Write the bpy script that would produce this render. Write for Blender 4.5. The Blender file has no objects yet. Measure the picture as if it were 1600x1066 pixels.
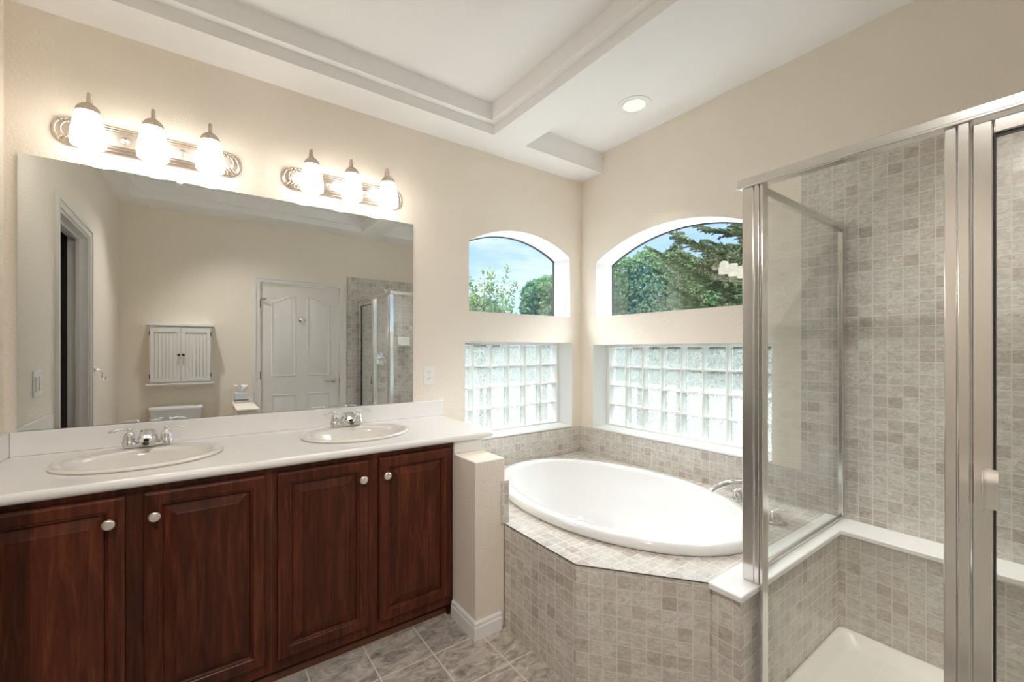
import bpy, bmesh, math, random
from mathutils import Vector, Matrix

S = bpy.context.scene
COL = S.collection
PI = math.pi

# ------------------------------------------------------------------ camera
cam_d = bpy.data.cameras.new('camera')
cam_d.sensor_width = 36.0
cam_d.lens = 670.3 / 1600.0 * 36.0
cam_d.shift_y = 14.1 / 1600.0
cam_d.clip_start = 0.03
cam = bpy.data.objects.new('camera', cam_d)
COL.objects.link(cam)
cam.location = (-2.55966, -2.55, 1.33)
cam.rotation_euler = (PI / 2, 0, math.radians(54.0446 - 90.0))
S.camera = cam

S.view_settings.view_transform = 'Standard'
S.view_settings.look = 'None'
S.view_settings.gamma = 1.0
S.view_settings.use_curve_mapping = False
S.view_settings.exposure = 1.4
S.cycles.use_denoising = True
S.cycles.max_bounces = 14
S.cycles.diffuse_bounces = 10
S.cycles.glossy_bounces = 6
S.cycles.transparent_max_bounces = 24
S.cycles.sample_clamp_indirect = 6.0
S.cycles.caustics_reflective = False
S.cycles.caustics_refractive = False

# ------------------------------------------------------------------ sky
W = bpy.data.worlds.new('sky')
S.world = W
W.use_nodes = True
nt = W.node_tree
nt.nodes.clear()
def N(nt, typ, **kw):
    n = nt.nodes.new(typ)
    for k, v in kw.items():
        if k.startswith('i_'):
            key = k[2:]
            key = int(key) if key.isdigit() else key
            n.inputs[key].default_value = v
        else:
            setattr(n, k, v)
    return n
tc = N(nt, 'ShaderNodeTexCoord')
sep = N(nt, 'ShaderNodeSeparateXYZ')
nt.links.new(tc.outputs['Generated'], sep.inputs[0])
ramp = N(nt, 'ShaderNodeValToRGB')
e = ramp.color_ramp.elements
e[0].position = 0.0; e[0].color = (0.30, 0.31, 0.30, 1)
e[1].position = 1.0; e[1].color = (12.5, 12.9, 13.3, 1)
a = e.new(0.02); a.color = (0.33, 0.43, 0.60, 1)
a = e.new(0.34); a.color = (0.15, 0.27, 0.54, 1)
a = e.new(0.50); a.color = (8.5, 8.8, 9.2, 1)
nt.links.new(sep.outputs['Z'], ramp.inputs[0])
mp = N(nt, 'ShaderNodeMapping'); mp.inputs['Scale'].default_value = (1.2, 1.2, 4.5)
nt.links.new(tc.outputs['Generated'], mp.inputs[0])
cl = N(nt, 'ShaderNodeTexNoise', i_Scale=2.6, i_Detail=7.0, i_Roughness=0.6)
nt.links.new(mp.outputs[0], cl.inputs['Vector'])
cr = N(nt, 'ShaderNodeValToRGB')
cr.color_ramp.elements[0].position = 0.50; cr.color_ramp.elements[0].color = (0, 0, 0, 1)
cr.color_ramp.elements[1].position = 0.70; cr.color_ramp.elements[1].color = (0.85, 0.85, 0.85, 1)
nt.links.new(cl.outputs['Fac'], cr.inputs[0])
mx = N(nt, 'ShaderNodeMix', data_type='RGBA')
nt.links.new(cr.outputs[0], mx.inputs['Factor'])
nt.links.new(ramp.outputs[0], mx.inputs['A'])
mx.inputs['B'].default_value = (0.46, 0.48, 0.53, 1)
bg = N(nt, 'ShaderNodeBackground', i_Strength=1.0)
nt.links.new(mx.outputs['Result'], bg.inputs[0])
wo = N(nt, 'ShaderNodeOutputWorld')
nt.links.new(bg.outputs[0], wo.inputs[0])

# ------------------------------------------------------------------ sun (behind the house, lights the trees)
sd = bpy.data.lights.new('sun', 'SUN')
sd.energy = 1.1; sd.angle = math.radians(1.0); sd.color = (1.0, 0.95, 0.86)
so = bpy.data.objects.new('sun', sd); COL.objects.link(so)
so.rotation_euler = Vector((0.62, 0.45, -0.64)).to_track_quat('-Z', 'Y').to_euler()
so.location = (-8, -8, 10)

# lamp strengths (used by the lamps built below)
SHADE_E = 4.6
BULB_E = 6.0
CAN_W = 0.85
FILL_W = 52.0  # strength of the fill lamp added below the fan grille

# ------------------------------------------------------------------ materials
def mat(name):
    m = bpy.data.materials.new(name); m.use_nodes = True
    n = m.node_tree; n.nodes.clear()
    out = n.nodes.new('ShaderNodeOutputMaterial')
    return m, n, out
def principled(name, col, rough=0.5, metal=0.0, coat=0.0, bump=None, spec=0.5, var=None):
    m, n, out = mat(name)
    p = n.nodes.new('ShaderNodeBsdfPrincipled')
    p.inputs['Base Color'].default_value = (*col, 1)
    p.inputs['Roughness'].default_value = rough
    p.inputs['Metallic'].default_value = metal
    p.inputs['Coat Weight'].default_value = coat
    p.inputs['Specular IOR Level'].default_value = spec
    n.links.new(p.outputs[0], out.inputs[0])
    geo = n.nodes.new('ShaderNodeNewGeometry')
    if bump:
        sc, st, ds = bump
        t = N(n, 'ShaderNodeTexNoise', i_Scale=sc, i_Detail=3.0)
        n.links.new(geo.outputs['Position'], t.inputs['Vector'])
        b = N(n, 'ShaderNodeBump', i_Strength=st, i_Distance=ds)
        n.links.new(t.outputs['Fac'], b.inputs['Height'])
        n.links.new(b.outputs[0], p.inputs['Normal'])
    if var:
        sc, amt = var
        t = N(n, 'ShaderNodeTexNoise', i_Scale=sc, i_Detail=4.0)
        n.links.new(geo.outputs['Position'], t.inputs['Vector'])
        r = N(n, 'ShaderNodeMapRange'); r.inputs['To Min'].default_value = 1 - amt; r.inputs['To Max'].default_value = 1 + amt
        n.links.new(t.outputs['Fac'], r.inputs['Value'])
        mm = N(n, 'ShaderNodeMix', data_type='RGBA', blend_type='MULTIPLY'); mm.inputs['Factor'].default_value = 1
        mm.inputs['A'].default_value = (*col, 1)
        n.links.new(r.outputs[0], mm.inputs['B'])
        n.links.new(mm.outputs['Result'], p.inputs['Base Color'])
    return m
M = {}
M['wall'] = principled('beige_wall_paint', (0.84, 0.77, 0.675), 0.75, bump=(95, 0.55, 0.005), var=(1.3, 0.03))
M['ceiling'] = principled('white_ceiling_paint', (0.88, 0.875, 0.87), 0.85, bump=(120, 0.3, 0.003))
M['trim'] = principled('white_trim_paint', (0.88, 0.875, 0.865), 0.4, var=(3, 0.02))
M['reveal'] = principled('white_reveal_paint', (0.80, 0.79, 0.775), 0.7)
M['counter'] = principled('white_cultured_marble', (0.87, 0.855, 0.84), 0.22, coat=0.3, var=(2.5, 0.03))
M['sink'] = principled('biscuit_porcelain', (0.82, 0.79, 0.75), 0.12, coat=0.5, var=(3, 0.01))
M['tub'] = principled('white_acrylic', (0.86, 0.865, 0.87), 0.10, coat=0.6, var=(3, 0.01))
M['pan'] = principled('off_white_shower_pan', (0.82, 0.80, 0.755), 0.3, var=(5, 0.04))
M['chrome'] = principled('chrome', (0.86, 0.86, 0.86), 0.07, 1.0, var=(4, 0.02))
M['satin'] = principled('polished_aluminium', (0.78, 0.77, 0.75), 0.16, 1.0, var=(4, 0.03))
M['nickel'] = principled('brushed_nickel', (0.66, 0.575, 0.50), 0.34, 1.0, var=(60, 0.06))
M['knob'] = principled('satin_nickel_knob', (0.80, 0.75, 0.70), 0.32, 0.75, var=(40, 0.05))
M['black'] = principled('black_gasket', (0.015, 0.016, 0.018), 0.5, var=(5, 0.1))
M['darkmetal'] = principled('dark_bronze', (0.07, 0.06, 0.05), 0.35, 0.8, var=(5, 0.1))
M['outlet'] = principled('white_plastic', (0.85, 0.84, 0.82), 0.35, var=(5, 0.01))
M['slot'] = principled('dark_slot', (0.03, 0.03, 0.03), 0.6, var=(5, 0.01))
M['doorpaint'] = principled('white_door_paint', (0.78, 0.77, 0.74), 0.42, var=(4, 0.02))
M['wallcab'] = principled('white_cabinet_paint', (0.76, 0.75, 0.73), 0.45, var=(4, 0.03))
M['porcelain'] = principled('white_porcelain', (0.80, 0.81, 0.82), 0.12, coat=0.5, var=(4, 0.01))
M['hall'] = principled('hall_shade_tone', (0.20, 0.185, 0.17), 0.9, var=(2, 0.05))  # shade of the unlit hall put into the colour
M['tissuebox'] = principled('pale_grey_card', (0.62, 0.64, 0.67), 0.7, var=(30, 0.15))
M['tissue'] = principled('white_tissue', (0.86, 0.86, 0.86), 0.9, var=(20, 0.03))
M['caulk'] = principled('dark_joint', (0.10, 0.085, 0.075), 0.9, var=(9, 0.2))
M['trunk'] = principled('bark', (0.09, 0.065, 0.05), 0.95, var=(8, 0.3))
M['lawn'] = principled('pale_gravel', (0.115, 0.12, 0.11), 1.0, var=(0.7, 0.2))
M['shoe'] = principled('worn_reddish_wood_strip', (0.21, 0.085, 0.045), 0.5, var=(14, 0.4))

def tile_mat(name, c1, c2, grout, pitch, mortar, rough, stone_sc=26, stone_amt=0.30, bump=0.25, bias=0.0, streak=None, cells=()):
    m, n, out = mat(name)
    uv = n.nodes.new('ShaderNodeTexCoord')
    b = N(n, 'ShaderNodeTexBrick', offset=0.0, squash=1.0)
    b.inputs['Scale'].default_value = 1.0
    b.inputs['Brick Width'].default_value = pitch
    b.inputs['Row Height'].default_value = pitch
    b.inputs['Mortar Size'].default_value = mortar
    b.inputs['Mortar Smooth'].default_value = 0.2
    b.inputs['Bias'].default_value = bias
    b.inputs['Color1'].default_value = (*c1, 1)
    b.inputs['Color2'].default_value = (*c2, 1)
    b.inputs['Mortar'].default_value = (1, 1, 1, 1)
    n.links.new(uv.outputs['UV'], b.inputs['Vector'])
    mp = N(n, 'ShaderNodeMapping')
    mp.inputs['Scale'].default_value = streak or (1, 1.8, 1)
    n.links.new(uv.outputs['UV'], mp.inputs[0])
    t = N(n, 'ShaderNodeTexNoise', i_Scale=stone_sc, i_Detail=8.0, i_Roughness=0.68, i_Distortion=1.2)
    n.links.new(mp.outputs[0], t.inputs['Vector'])
    r = N(n, 'ShaderNodeMapRange')
    r.inputs['From Min'].default_value = 0.28; r.inputs['From Max'].default_value = 0.72
    r.inputs['To Min'].default_value = 1 - stone_amt; r.inputs['To Max'].default_value = 1 + stone_amt * 0.75
    n.links.new(t.outputs['Fac'], r.inputs['Value'])
    t2 = N(n, 'ShaderNodeTexNoise', i_Scale=5.0, i_Detail=2.0)
    n.links.new(uv.outputs['UV'], t2.inputs['Vector'])
    r2 = N(n, 'ShaderNodeMapRange'); r2.inputs['To Min'].default_value = 0.88; r2.inputs['To Max'].default_value = 1.12
    n.links.new(t2.outputs['Fac'], r2.inputs['Value'])
    mu = N(n, 'ShaderNodeMath', operation='MULTIPLY')
    n.links.new(r.outputs[0], mu.inputs[0]); n.links.new(r2.outputs[0], mu.inputs[1])
    dv = N(n, 'ShaderNodeVectorMath', operation='SCALE'); dv.inputs['Scale'].default_value = 1.0/pitch
    n.links.new(uv.outputs['UV'], dv.inputs[0])
    fo = N(n, 'ShaderNodeVectorMath', operation='FLOOR'); n.links.new(dv.outputs[0], fo.inputs[0])
    wn = N(n, 'ShaderNodeTexWhiteNoise', noise_dimensions='2D'); n.links.new(fo.outputs[0], wn.inputs['Vector'])
    crp = N(n, 'ShaderNodeValToRGB')
    crp.color_ramp.elements[0].position = 0.0; crp.color_ramp.elements[0].color = (*c2, 1)
    crp.color_ramp.elements[1].position = 1.0; crp.color_ramp.elements[1].color = (*c1, 1)
    for ps_, cc in cells: q_ = crp.color_ramp.elements.new(ps_); q_.color = (*cc, 1)
    n.links.new(wn.outputs['Value'], crp.inputs[0])
    mm = N(n, 'ShaderNodeMix', data_type='RGBA', blend_type='MULTIPLY'); mm.inputs['Factor'].default_value = 1
    n.links.new(crp.outputs['Color'], mm.inputs['A']); n.links.new(mu.outputs[0], mm.inputs['B'])
    mg = N(n, 'ShaderNodeMix', data_type='RGBA')
    n.links.new(b.outputs['Fac'], mg.inputs['Factor'])
    n.links.new(mm.outputs['Result'], mg.inputs['A'])
    mg.inputs['B'].default_value = (*grout, 1)
    p = n.nodes.new('ShaderNodeBsdfPrincipled')
    n.links.new(mg.outputs['Result'], p.inputs['Base Color'])
    ro = N(n, 'ShaderNodeMapRange'); ro.inputs['To Min'].default_value = rough; ro.inputs['To Max'].default_value = 0.85
    n.links.new(b.outputs['Fac'], ro.inputs['Value'])
    n.links.new(ro.outputs[0], p.inputs['Roughness'])
    inv = N(n, 'ShaderNodeMath', operation='SUBTRACT'); inv.inputs[0].default_value = 1.0
    n.links.new(b.outputs['Fac'], inv.inputs[1])
    bp = N(n, 'ShaderNodeBump', i_Strength=bump, i_Distance=0.003)
    n.links.new(inv.outputs[0], bp.inputs['Height'])
    n.links.new(bp.outputs[0], p.inputs['Normal'])
    n.links.new(p.outputs[0], out.inputs[0])
    return m
M['tile'] = tile_mat('grey_stone_mosaic', (0.69, 0.665, 0.625), (0.50, 0.44, 0.40), (0.72, 0.69, 0.64), 0.0532, 0.0019, 0.16, stone_sc=34, stone_amt=0.38,
    cells=((0.08, (0.56, 0.50, 0.455)), (0.25, (0.615, 0.57, 0.525)), (0.55, (0.65, 0.62, 0.575)), (0.8, (0.665, 0.62, 0.575))))
M['floor'] = tile_mat('slate_look_floor', (0.54, 0.485, 0.43), (0.42, 0.385, 0.355), (0.74, 0.69, 0.62), 0.2355, 0.0032, 0.34,
                      stone_sc=13, stone_amt=0.7, bump=0.2, streak=(1.0, 1.7, 1))

def wood_mat(name, base, dark, light):
    m, n, out = mat(name)
    uv = n.nodes.new('ShaderNodeTexCoord')
    b = N(n, 'ShaderNodeTexBrick', offset=0.0)
    b.inputs['Scale'].default_value = 1.0
    b.inputs['Brick Width'].default_value = 0.093
    b.inputs['Row Height'].default_value = 9.0
    b.inputs['Mortar Size'].default_value = 0.0
    b.inputs['Color1'].default_value = (0.66, 0.64, 0.62, 1); b.inputs['Color2'].default_value = (1.55, 1.6, 1.6, 1)
    b.inputs['Mortar'].default_value = (1, 1, 1, 1)
    n.links.new(uv.outputs['UV'], b.inputs['Vector'])
    mp = N(n, 'ShaderNodeMapping'); mp.inputs['Scale'].default_value = (26, 2.2, 1)
    n.links.new(uv.outputs['UV'], mp.inputs[0])
    t = N(n, 'ShaderNodeTexNoise', i_Scale=1.6, i_Detail=9.0, i_Roughness=0.62, i_Distortion=0.9)
    n.links.new(mp.outputs[0], t.inputs['Vector'])
    r = N(n, 'ShaderNodeValToRGB')
    r.color_ramp.elements[0].position = 0.30; r.color_ramp.elements[0].color = (*dark, 1)
    r.color_ramp.elements[1].position = 0.74; r.color_ramp.elements[1].color = (*light, 1)
    q = r.color_ramp.elements.new(0.52); q.color = (*base, 1)
    n.links.new(t.outputs['Fac'], r.inputs[0])
    mm = N(n, 'ShaderNodeMix', data_type='RGBA', blend_type='MULTIPLY'); mm.inputs['Factor'].default_value = 1
    n.links.new(r.outputs[0], mm.inputs['A']); n.links.new(b.outputs['Color'], mm.inputs['B'])
    p = n.nodes.new('ShaderNodeBsdfPrincipled')
    n.links.new(mm.outputs['Result'], p.inputs['Base Color'])
    p.inputs['Roughness'].default_value = 0.40
    p.inputs['Specular IOR Level'].default_value = 0.30
    n.links.new(p.outputs[0], out.inputs[0])
    return m
M['wood'] = wood_mat('dark_cherry_wood', (0.074, 0.0165, 0.0062), (0.034, 0.007, 0.003), (0.145, 0.038, 0.013))

def schlick(n, f0=0.04):
    geo = n.nodes.new('ShaderNodeNewGeometry')
    d = N(n, 'ShaderNodeVectorMath', operation='DOT_PRODUCT')
    n.links.new(geo.outputs['Normal'], d.inputs[0]); n.links.new(geo.outputs['Incoming'], d.inputs[1])
    ab = N(n, 'ShaderNodeMath', operation='ABSOLUTE'); n.links.new(d.outputs['Value'], ab.inputs[0])
    s = N(n, 'ShaderNodeMath', operation='SUBTRACT', use_clamp=True); s.inputs[0].default_value = 1.0; n.links.new(ab.outputs[0], s.inputs[1])
    pw = N(n, 'ShaderNodeMath', operation='POWER'); n.links.new(s.outputs[0], pw.inputs[0]); pw.inputs[1].default_value = 5.0
    ma = N(n, 'ShaderNodeMath', operation='MULTIPLY_ADD'); n.links.new(pw.outputs[0], ma.inputs[0])
    ma.inputs[1].default_value = 1 - f0; ma.inputs[2].default_value = f0
    return ma.outputs[0]
def glass_mat(name, tint, f0=0.035, rough=0.0):
    m, n, out = mat(name)
    tr = N(n, 'ShaderNodeBsdfTransparent'); tr.inputs[0].default_value = (*tint, 1)
    gl = N(n, 'ShaderNodeBsdfGlossy'); gl.inputs['Roughness'].default_value = rough
    gl.inputs['Color'].default_value = (1, 1, 1, 1)
    mix = n.nodes.new('ShaderNodeMixShader')
    n.links.new(schlick(n, f0), mix.inputs[0]); n.links.new(tr.outputs[0], mix.inputs[1]); n.links.new(gl.outputs[0], mix.inputs[2])
    n.links.new(mix.outputs[0], out.inputs[0])
    return m
M['glass'] = glass_mat('clear_window_glass', (0.97, 0.985, 0.98))
M['shglass'] = glass_mat('shower_glass', (0.97, 0.98, 0.975), 0.03)
def block_mat():
    m, n, out = mat('wavy_block_glass')
    geo = n.nodes.new('ShaderNodeNewGeometry')
    t = N(n, 'ShaderNodeTexNoise', i_Scale=48.0, i_Detail=2.0, i_Distortion=2.2)
    n.links.new(geo.outputs['Position'], t.inputs['Vector'])
    r = N(n, 'ShaderNodeMapRange')
    r.inputs['From Min'].default_value = 0.36; r.inputs['From Max'].default_value = 0.62
    r.inputs['To Min'].default_value = 0.10; r.inputs['To Max'].default_value = 0.75
    n.links.new(t.outputs['Fac'], r.inputs['Value'])
    tr = N(n, 'ShaderNodeBsdfTransparent'); tr.inputs[0].default_value = (0.80, 0.84, 0.815, 1)
    tl = N(n, 'ShaderNodeBsdfTranslucent'); tl.inputs[0].default_value = (0.27, 0.28, 0.272, 1)
    gl = N(n, 'ShaderNodeBsdfGlossy'); gl.inputs['Roughness'].default_value = 0.12
    bp = N(n, 'ShaderNodeBump', i_Strength=0.6, i_Distance=0.01)
    n.links.new(t.outputs['Fac'], bp.inputs['Height']); n.links.new(bp.outputs[0], gl.inputs['Normal'])
    m1 = n.nodes.new('ShaderNodeMixShader')
    n.links.new(r.outputs[0], m1.inputs[0]); n.links.new(tr.outputs[0], m1.inputs[1]); n.links.new(tl.outputs[0], m1.inputs[2])
    m2 = n.nodes.new('ShaderNodeMixShader'); n.links.new(schlick(n, 0.05), m2.inputs[0])
    n.links.new(m1.outputs[0], m2.inputs[1]); n.links.new(gl.outputs[0], m2.inputs[2])
    n.links.new(m2.outputs[0], out.inputs[0])
    return m
M['block'] = block_mat()
def mirror_mat():
    m, n, out = mat('silvered_mirror')
    g = N(n, 'ShaderNodeBsdfGlossy'); g.inputs['Roughness'].default_value = 0.0
    g.inputs['Color'].default_value = (0.80, 0.825, 0.82, 1)
    n.links.new(g.outputs[0], out.inputs[0])
    return m
M['mirror'] = mirror_mat()
def emit(name, col, st):
    m, n, out = mat(name)
    em = N(n, 'ShaderNodeEmission', i_Strength=st); em.inputs[0].default_value = (*col, 1)
    n.links.new(em.outputs[0], out.inputs[0])
    return m
def shade_mat():
    m, n, out = mat('lit_opal_glass')
    em = N(n, 'ShaderNodeEmission', i_Strength=SHADE_E); em.inputs[0].default_value = (1.0, 0.93, 0.83, 1)
    gl = N(n, 'ShaderNodeBsdfGlossy'); gl.inputs['Roughness'].default_value = 0.15
    mix = n.nodes.new('ShaderNodeMixShader'); n.links.new(schlick(n, 0.04), mix.inputs[0])
    n.links.new(em.outputs[0], mix.inputs[1]); n.links.new(gl.outputs[0], mix.inputs[2])
    n.links.new(mix.outputs[0], out.inputs[0])
    return m
M['shade'] = shade_mat()
M['bulb'] = emit('lit_bulb', (1.0, 0.84, 0.64), BULB_E)
M['canlens'] = emit('lit_lens', (1.0, 0.92, 0.82), 0.42)
def leaf_mat(name, c1, c2):
    m, n, out = mat(name)
    geo = n.nodes.new('ShaderNodeNewGeometry')
    t = N(n, 'ShaderNodeTexNoise', i_Scale=3.2, i_Detail=4.0)
    n.links.new(geo.outputs['Position'], t.inputs['Vector'])
    r = N(n, 'ShaderNodeMapRange'); r.inputs['From Min'].default_value = 0.35; r.inputs['From Max'].default_value = 0.65
    n.links.new(t.outputs['Fac'], r.inputs['Value'])
    mm = N(n, 'ShaderNodeMix', data_type='RGBA')
    n.links.new(r.outputs[0], mm.inputs['Factor'])
    mm.inputs['A'].default_value = (*c1, 1); mm.inputs['B'].default_value = (*c2, 1)
    d = n.nodes.new('ShaderNodeBsdfDiffuse'); tl = n.nodes.new('ShaderNodeBsdfTranslucent')
    n.links.new(mm.outputs['Result'], d.inputs[0]); n.links.new(mm.outputs['Result'], tl.inputs[0])
    mix = n.nodes.new('ShaderNodeMixShader'); mix.inputs[0].default_value = 0.3
    n.links.new(d.outputs[0], mix.inputs[1]); n.links.new(tl.outputs[0], mix.inputs[2])
    n.links.new(mix.outputs[0], out.inputs[0])
    return m
M['leaf'] = leaf_mat('broad_leaves', (0.024, 0.058, 0.028), (0.058, 0.105, 0.048))
M['leaf2'] = leaf_mat('young_leaves', (0.030, 0.065, 0.018), (0.075, 0.115, 0.034))
M['needle'] = leaf_mat('needles', (0.030, 0.052, 0.026), (0.075, 0.105, 0.050))

# ------------------------------------------------------------------ mesh helpers
class MB:
    def __init__(self):
        self.v = []; self.f = []
    def add(self, vs, fs):
        o = len(self.v)
        self.v += [tuple(p) for p in vs]
        self.f += [tuple(o + i for i in f) for f in fs]
        return self
    def box(self, x0, x1, y0, y1, z0, z1):
        x0, x1 = min(x0, x1), max(x0, x1); y0, y1 = min(y0, y1), max(y0, y1); z0, z1 = min(z0, z1), max(z0, z1)
        v = [(x0,y0,z0),(x1,y0,z0),(x1,y1,z0),(x0,y1,z0),(x0,y0,z1),(x1,y0,z1),(x1,y1,z1),(x0,y1,z1)]
        return self.add(v, [(0,3,2,1),(4,5,6,7),(0,1,5,4),(1,2,6,5),(2,3,7,6),(3,0,4,7)])
    def prism(self, outer, holes, d0, d1, fn):
        # 2-D polygon with holes, extruded from d0 to d1; fn(u, v, d) -> xyz
        def area(p): return sum(p[i][0]*p[(i+1)%len(p)][1]-p[(i+1)%len(p)][0]*p[i][1] for i in range(len(p)))
        loops = [outer if area(outer) > 0 else outer[::-1]] + [h if area(h) < 0 else h[::-1] for h in holes]
        flat = [p for l in loops for p in l]
        n = len(flat)
        bm = bmesh.new()
        bv = [bm.verts.new((p[0], p[1], 0)) for p in flat]
        eds = []; o = 0
        for l in loops:
            for i in range(len(l)): eds.append(bm.edges.new((bv[o+i], bv[o+(i+1) % len(l)])))
            o += len(l)
        bm.verts.index_update()
        if holes or True:
            bmesh.ops.triangle_fill(bm, use_beauty=True, use_dissolve=False, edges=eds, normal=(0, 0, 1))
        bm.verts.index_update()
        tris = [tuple(v.index for v in f.verts) for f in bm.faces]
        bm.free()
        vs = [fn(p[0], p[1], d0) for p in flat] + [fn(p[0], p[1], d1) for p in flat]
        fs = []
        for t in tris:
            a, b, c = [flat[i] for i in t]
            if (b[0]-a[0])*(c[1]-a[1])-(c[0]-a[0])*(b[1]-a[1]) < 0: t = t[::-1]
            fs.append(tuple(n + i for i in t)); fs.append(tuple(reversed(t)))
        o = 0
        for l in loops:
            m = len(l)
            for i in range(m):
                j = (i + 1) % m
                fs.append((o+i, o+j, n+o+j, n+o+i))
            o += m
        return self.add(vs, fs)
    def loft(self, rings, cap0=True, cap1=True, closed=True):
        m = len(rings[0]); vs = [p for r in rings for p in r]; fs = []
        for k in range(len(rings) - 1):
            for i in range(m if closed else m - 1):
                j = (i + 1) % m
                fs.append((k*m+i, k*m+j, (k+1)*m+j, (k+1)*m+i))
        if cap0: fs.append(tuple(reversed(range(m))))
        if cap1: fs.append(tuple(range((len(rings)-1)*m, len(rings)*m)))
        return self.add(vs, fs)
    def lathe(self, prof, c, axis=(0,0,1), seg=24, cap0=True, cap1=True):
        ax = Vector(axis).normalized(); q = Vector((0,0,1)).rotation_difference(ax); c = Vector(c)
        rings = []
        for r, h in prof:
            rings.append([c + q @ Vector((r*math.cos(2*PI*i/seg), r*math.sin(2*PI*i/seg), h)) for i in range(seg)])
        return self.loft(rings, cap0, cap1)
    def tube(self, pts, r, seg=10, flat=1.0):
        pts = [Vector(p) for p in pts]; n = len(pts)
        rs = r if isinstance(r, (list, tuple)) else [r]*n
        rings = []; prev = None
        for i, p in enumerate(pts):
            t = (pts[min(i+1, n-1)] - pts[max(i-1, 0)]).normalized()
            if prev is None:
                up = Vector((0,0,1)) if abs(t.z) < 0.9 else Vector((1,0,0))
                s = t.cross(up).normalized()
            else:
                s = (prev - t * prev.dot(t)).normalized()
            prev = s; u = s.cross(t).normalized()
            rings.append([p + s*rs[i]*math.cos(2*PI*k/seg) + u*rs[i]*flat*math.sin(2*PI*k/seg) for k in range(seg)])
        return self.loft([list(reversed(x)) for x in rings])
    def sphere(self, c, r, seg=16, rings=10):
        if not isinstance(r, (list, tuple)): r = (r, r, r)
        c = Vector(c); R = []
        for k in range(1, rings):
            th = PI * k / rings
            R.append([c + Vector((r[0]*math.sin(th)*math.cos(2*PI*i/seg), r[1]*math.sin(th)*math.sin(2*PI*i/seg), -r[2]*math.cos(th))) for i in range(seg)])
        return self.loft(R)
    def build(self, name, m, parent=None, bevel=0.0, seg=2, smooth=35):
        me = bpy.data.meshes.new(name)
        me.from_pydata(self.v, [], self.f)
        bm = bmesh.new(); bm.from_mesh(me)
        bmesh.ops.recalc_face_normals(bm, faces=bm.faces)
        bm.to_mesh(me); bm.free()
        uvl = me.uv_layers.new(name='UVMap')
        vs = me.vertices
        for p in me.polygons:
            n = p.normal
            if abs(n.z) > 0.7: tx, ty, tz = (1, 0, 0), (0, 1, 0), None
            else:
                l = math.hypot(n.x, n.y) or 1
                tx = (-n.y/l, n.x/l, 0)
                if tx[0] + tx[1] * 1.001 < 0: tx = (-tx[0], -tx[1], 0)
                ty = (0, 0, 1)
            for li in p.loop_indices:
                co = vs[me.loops[li].vertex_index].co
                uvl.data[li].uv = (co.x*tx[0]+co.y*tx[1]+co.z*tx[2], co.x*ty[0]+co.y*ty[1]+co.z*ty[2])
        if smooth:
            me.polygons.foreach_set('use_smooth', [True]*len(me.polygons))
            me.set_sharp_from_angle(angle=math.radians(smooth))
        me.materials.append(m)
        o = bpy.data.objects.new(name, me); COL.objects.link(o)
        if bevel:
            b = o.modifiers.new('edge', 'BEVEL'); b.width = bevel; b.segments = seg; b.limit_method = 'ANGLE'; b.angle_limit = math.radians(40)
            b.harden_normals = False
        if parent is not None:
            o.parent = parent
            o.matrix_parent_inverse = Matrix.Translation(-WLOC.get(parent.name, Vector((0,0,0))))
        return o
WLOC = {}
def thing(name, label, cat, loc, group=None):
    o = bpy.data.objects.new(name, None); COL.objects.link(o)
    o.empty_display_size = 0.05
    o.location = loc; WLOC[o.name] = Vector(loc)
    o['label'] = label; o['category'] = cat
    if group: o['group'] = group
    return o
def tag(o, label, cat, group=None):
    o['label'] = label; o['category'] = cat
    if group: o['group'] = group
    return o
def struct(o, label=None):
    o['kind'] = 'structure'
    if label: o['label'] = label
    return o
def ell(cx, cy, a, b, z, n=64, p=2.0):
    r = []
    for i in range(n):
        t = 2*PI*i/n; c, s = math.cos(t), math.sin(t)
        r.append(Vector((cx + a*math.copysign(abs(c)**(2/p), c), cy + b*math.copysign(abs(s)**(2/p), s), z)))
    return r
def rect(u0, u1, v0, v1): return [(u0, v0), (u1, v0), (u1, v1), (u0, v1)]
def arch(u0, u1, v0, vs, va, n=24):
    h = (u1-u0)/2; rise = va-vs; R = (h*h+rise*rise)/(2*rise); c = (u0+u1)/2; a0 = math.asin(h/R)
    return [(u0, v0), (u1, v0)] + [(c + R*math.sin(a0 - 2*a0*i/n), va - R + R*math.cos(a0 - 2*a0*i/n)) for i in range(n+1)]

XW, YS = -3.19, -2.90          # west wall, south wall planes
ZC, ZB = 2.88, 2.72            # ceiling, beam underside
WT = 0.212                      # outside wall thickness

# ------------------------------------------------------------------ floor, ceiling, walls
struct(MB().box(XW-0.1, 0.0, YS-0.1, 0.0, -0.06, 0.0).build('floor', M['floor']))
# floor grid lines at x=-1.5+k*.2355 and y=-.83-k*.2355: shift uv so the grout falls there
fl = bpy.data.objects['floor'].data
for d in fl.uv_layers[0].data: d.uv = (d.uv[0] + 1.5 + 0.2355*12, d.uv[1] + 0.832 + 0.2355*12)

c = MB()
c.box(XW-0.1, WT, YS-0.1, WT, ZC, ZC+0.08)
c.box(XW, 0, -0.237, 0, ZB, ZC)
c.box(XW, 0, YS, YS+0.30, ZB, ZC)
c.box(XW, XW+0.10, YS+0.30, -0.237, ZB, ZC)
c.box(-1.025, -0.77, YS+0.30, -0.237, ZB, ZC)
for b in [(XW+0.10, -1.025, -0.286, -0.237), (XW+0.10, -1.025, YS+0.30, YS+0.349), (XW+0.10, XW+0.149, YS+0.349, -0.286), (-1.072, -1.025, YS+0.349, -0.286)]:
    c.box(b[0], b[1], b[2], b[3], ZB+0.06, ZC)
struct(c.build('ceiling', M['ceiling'], smooth=0))

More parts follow.
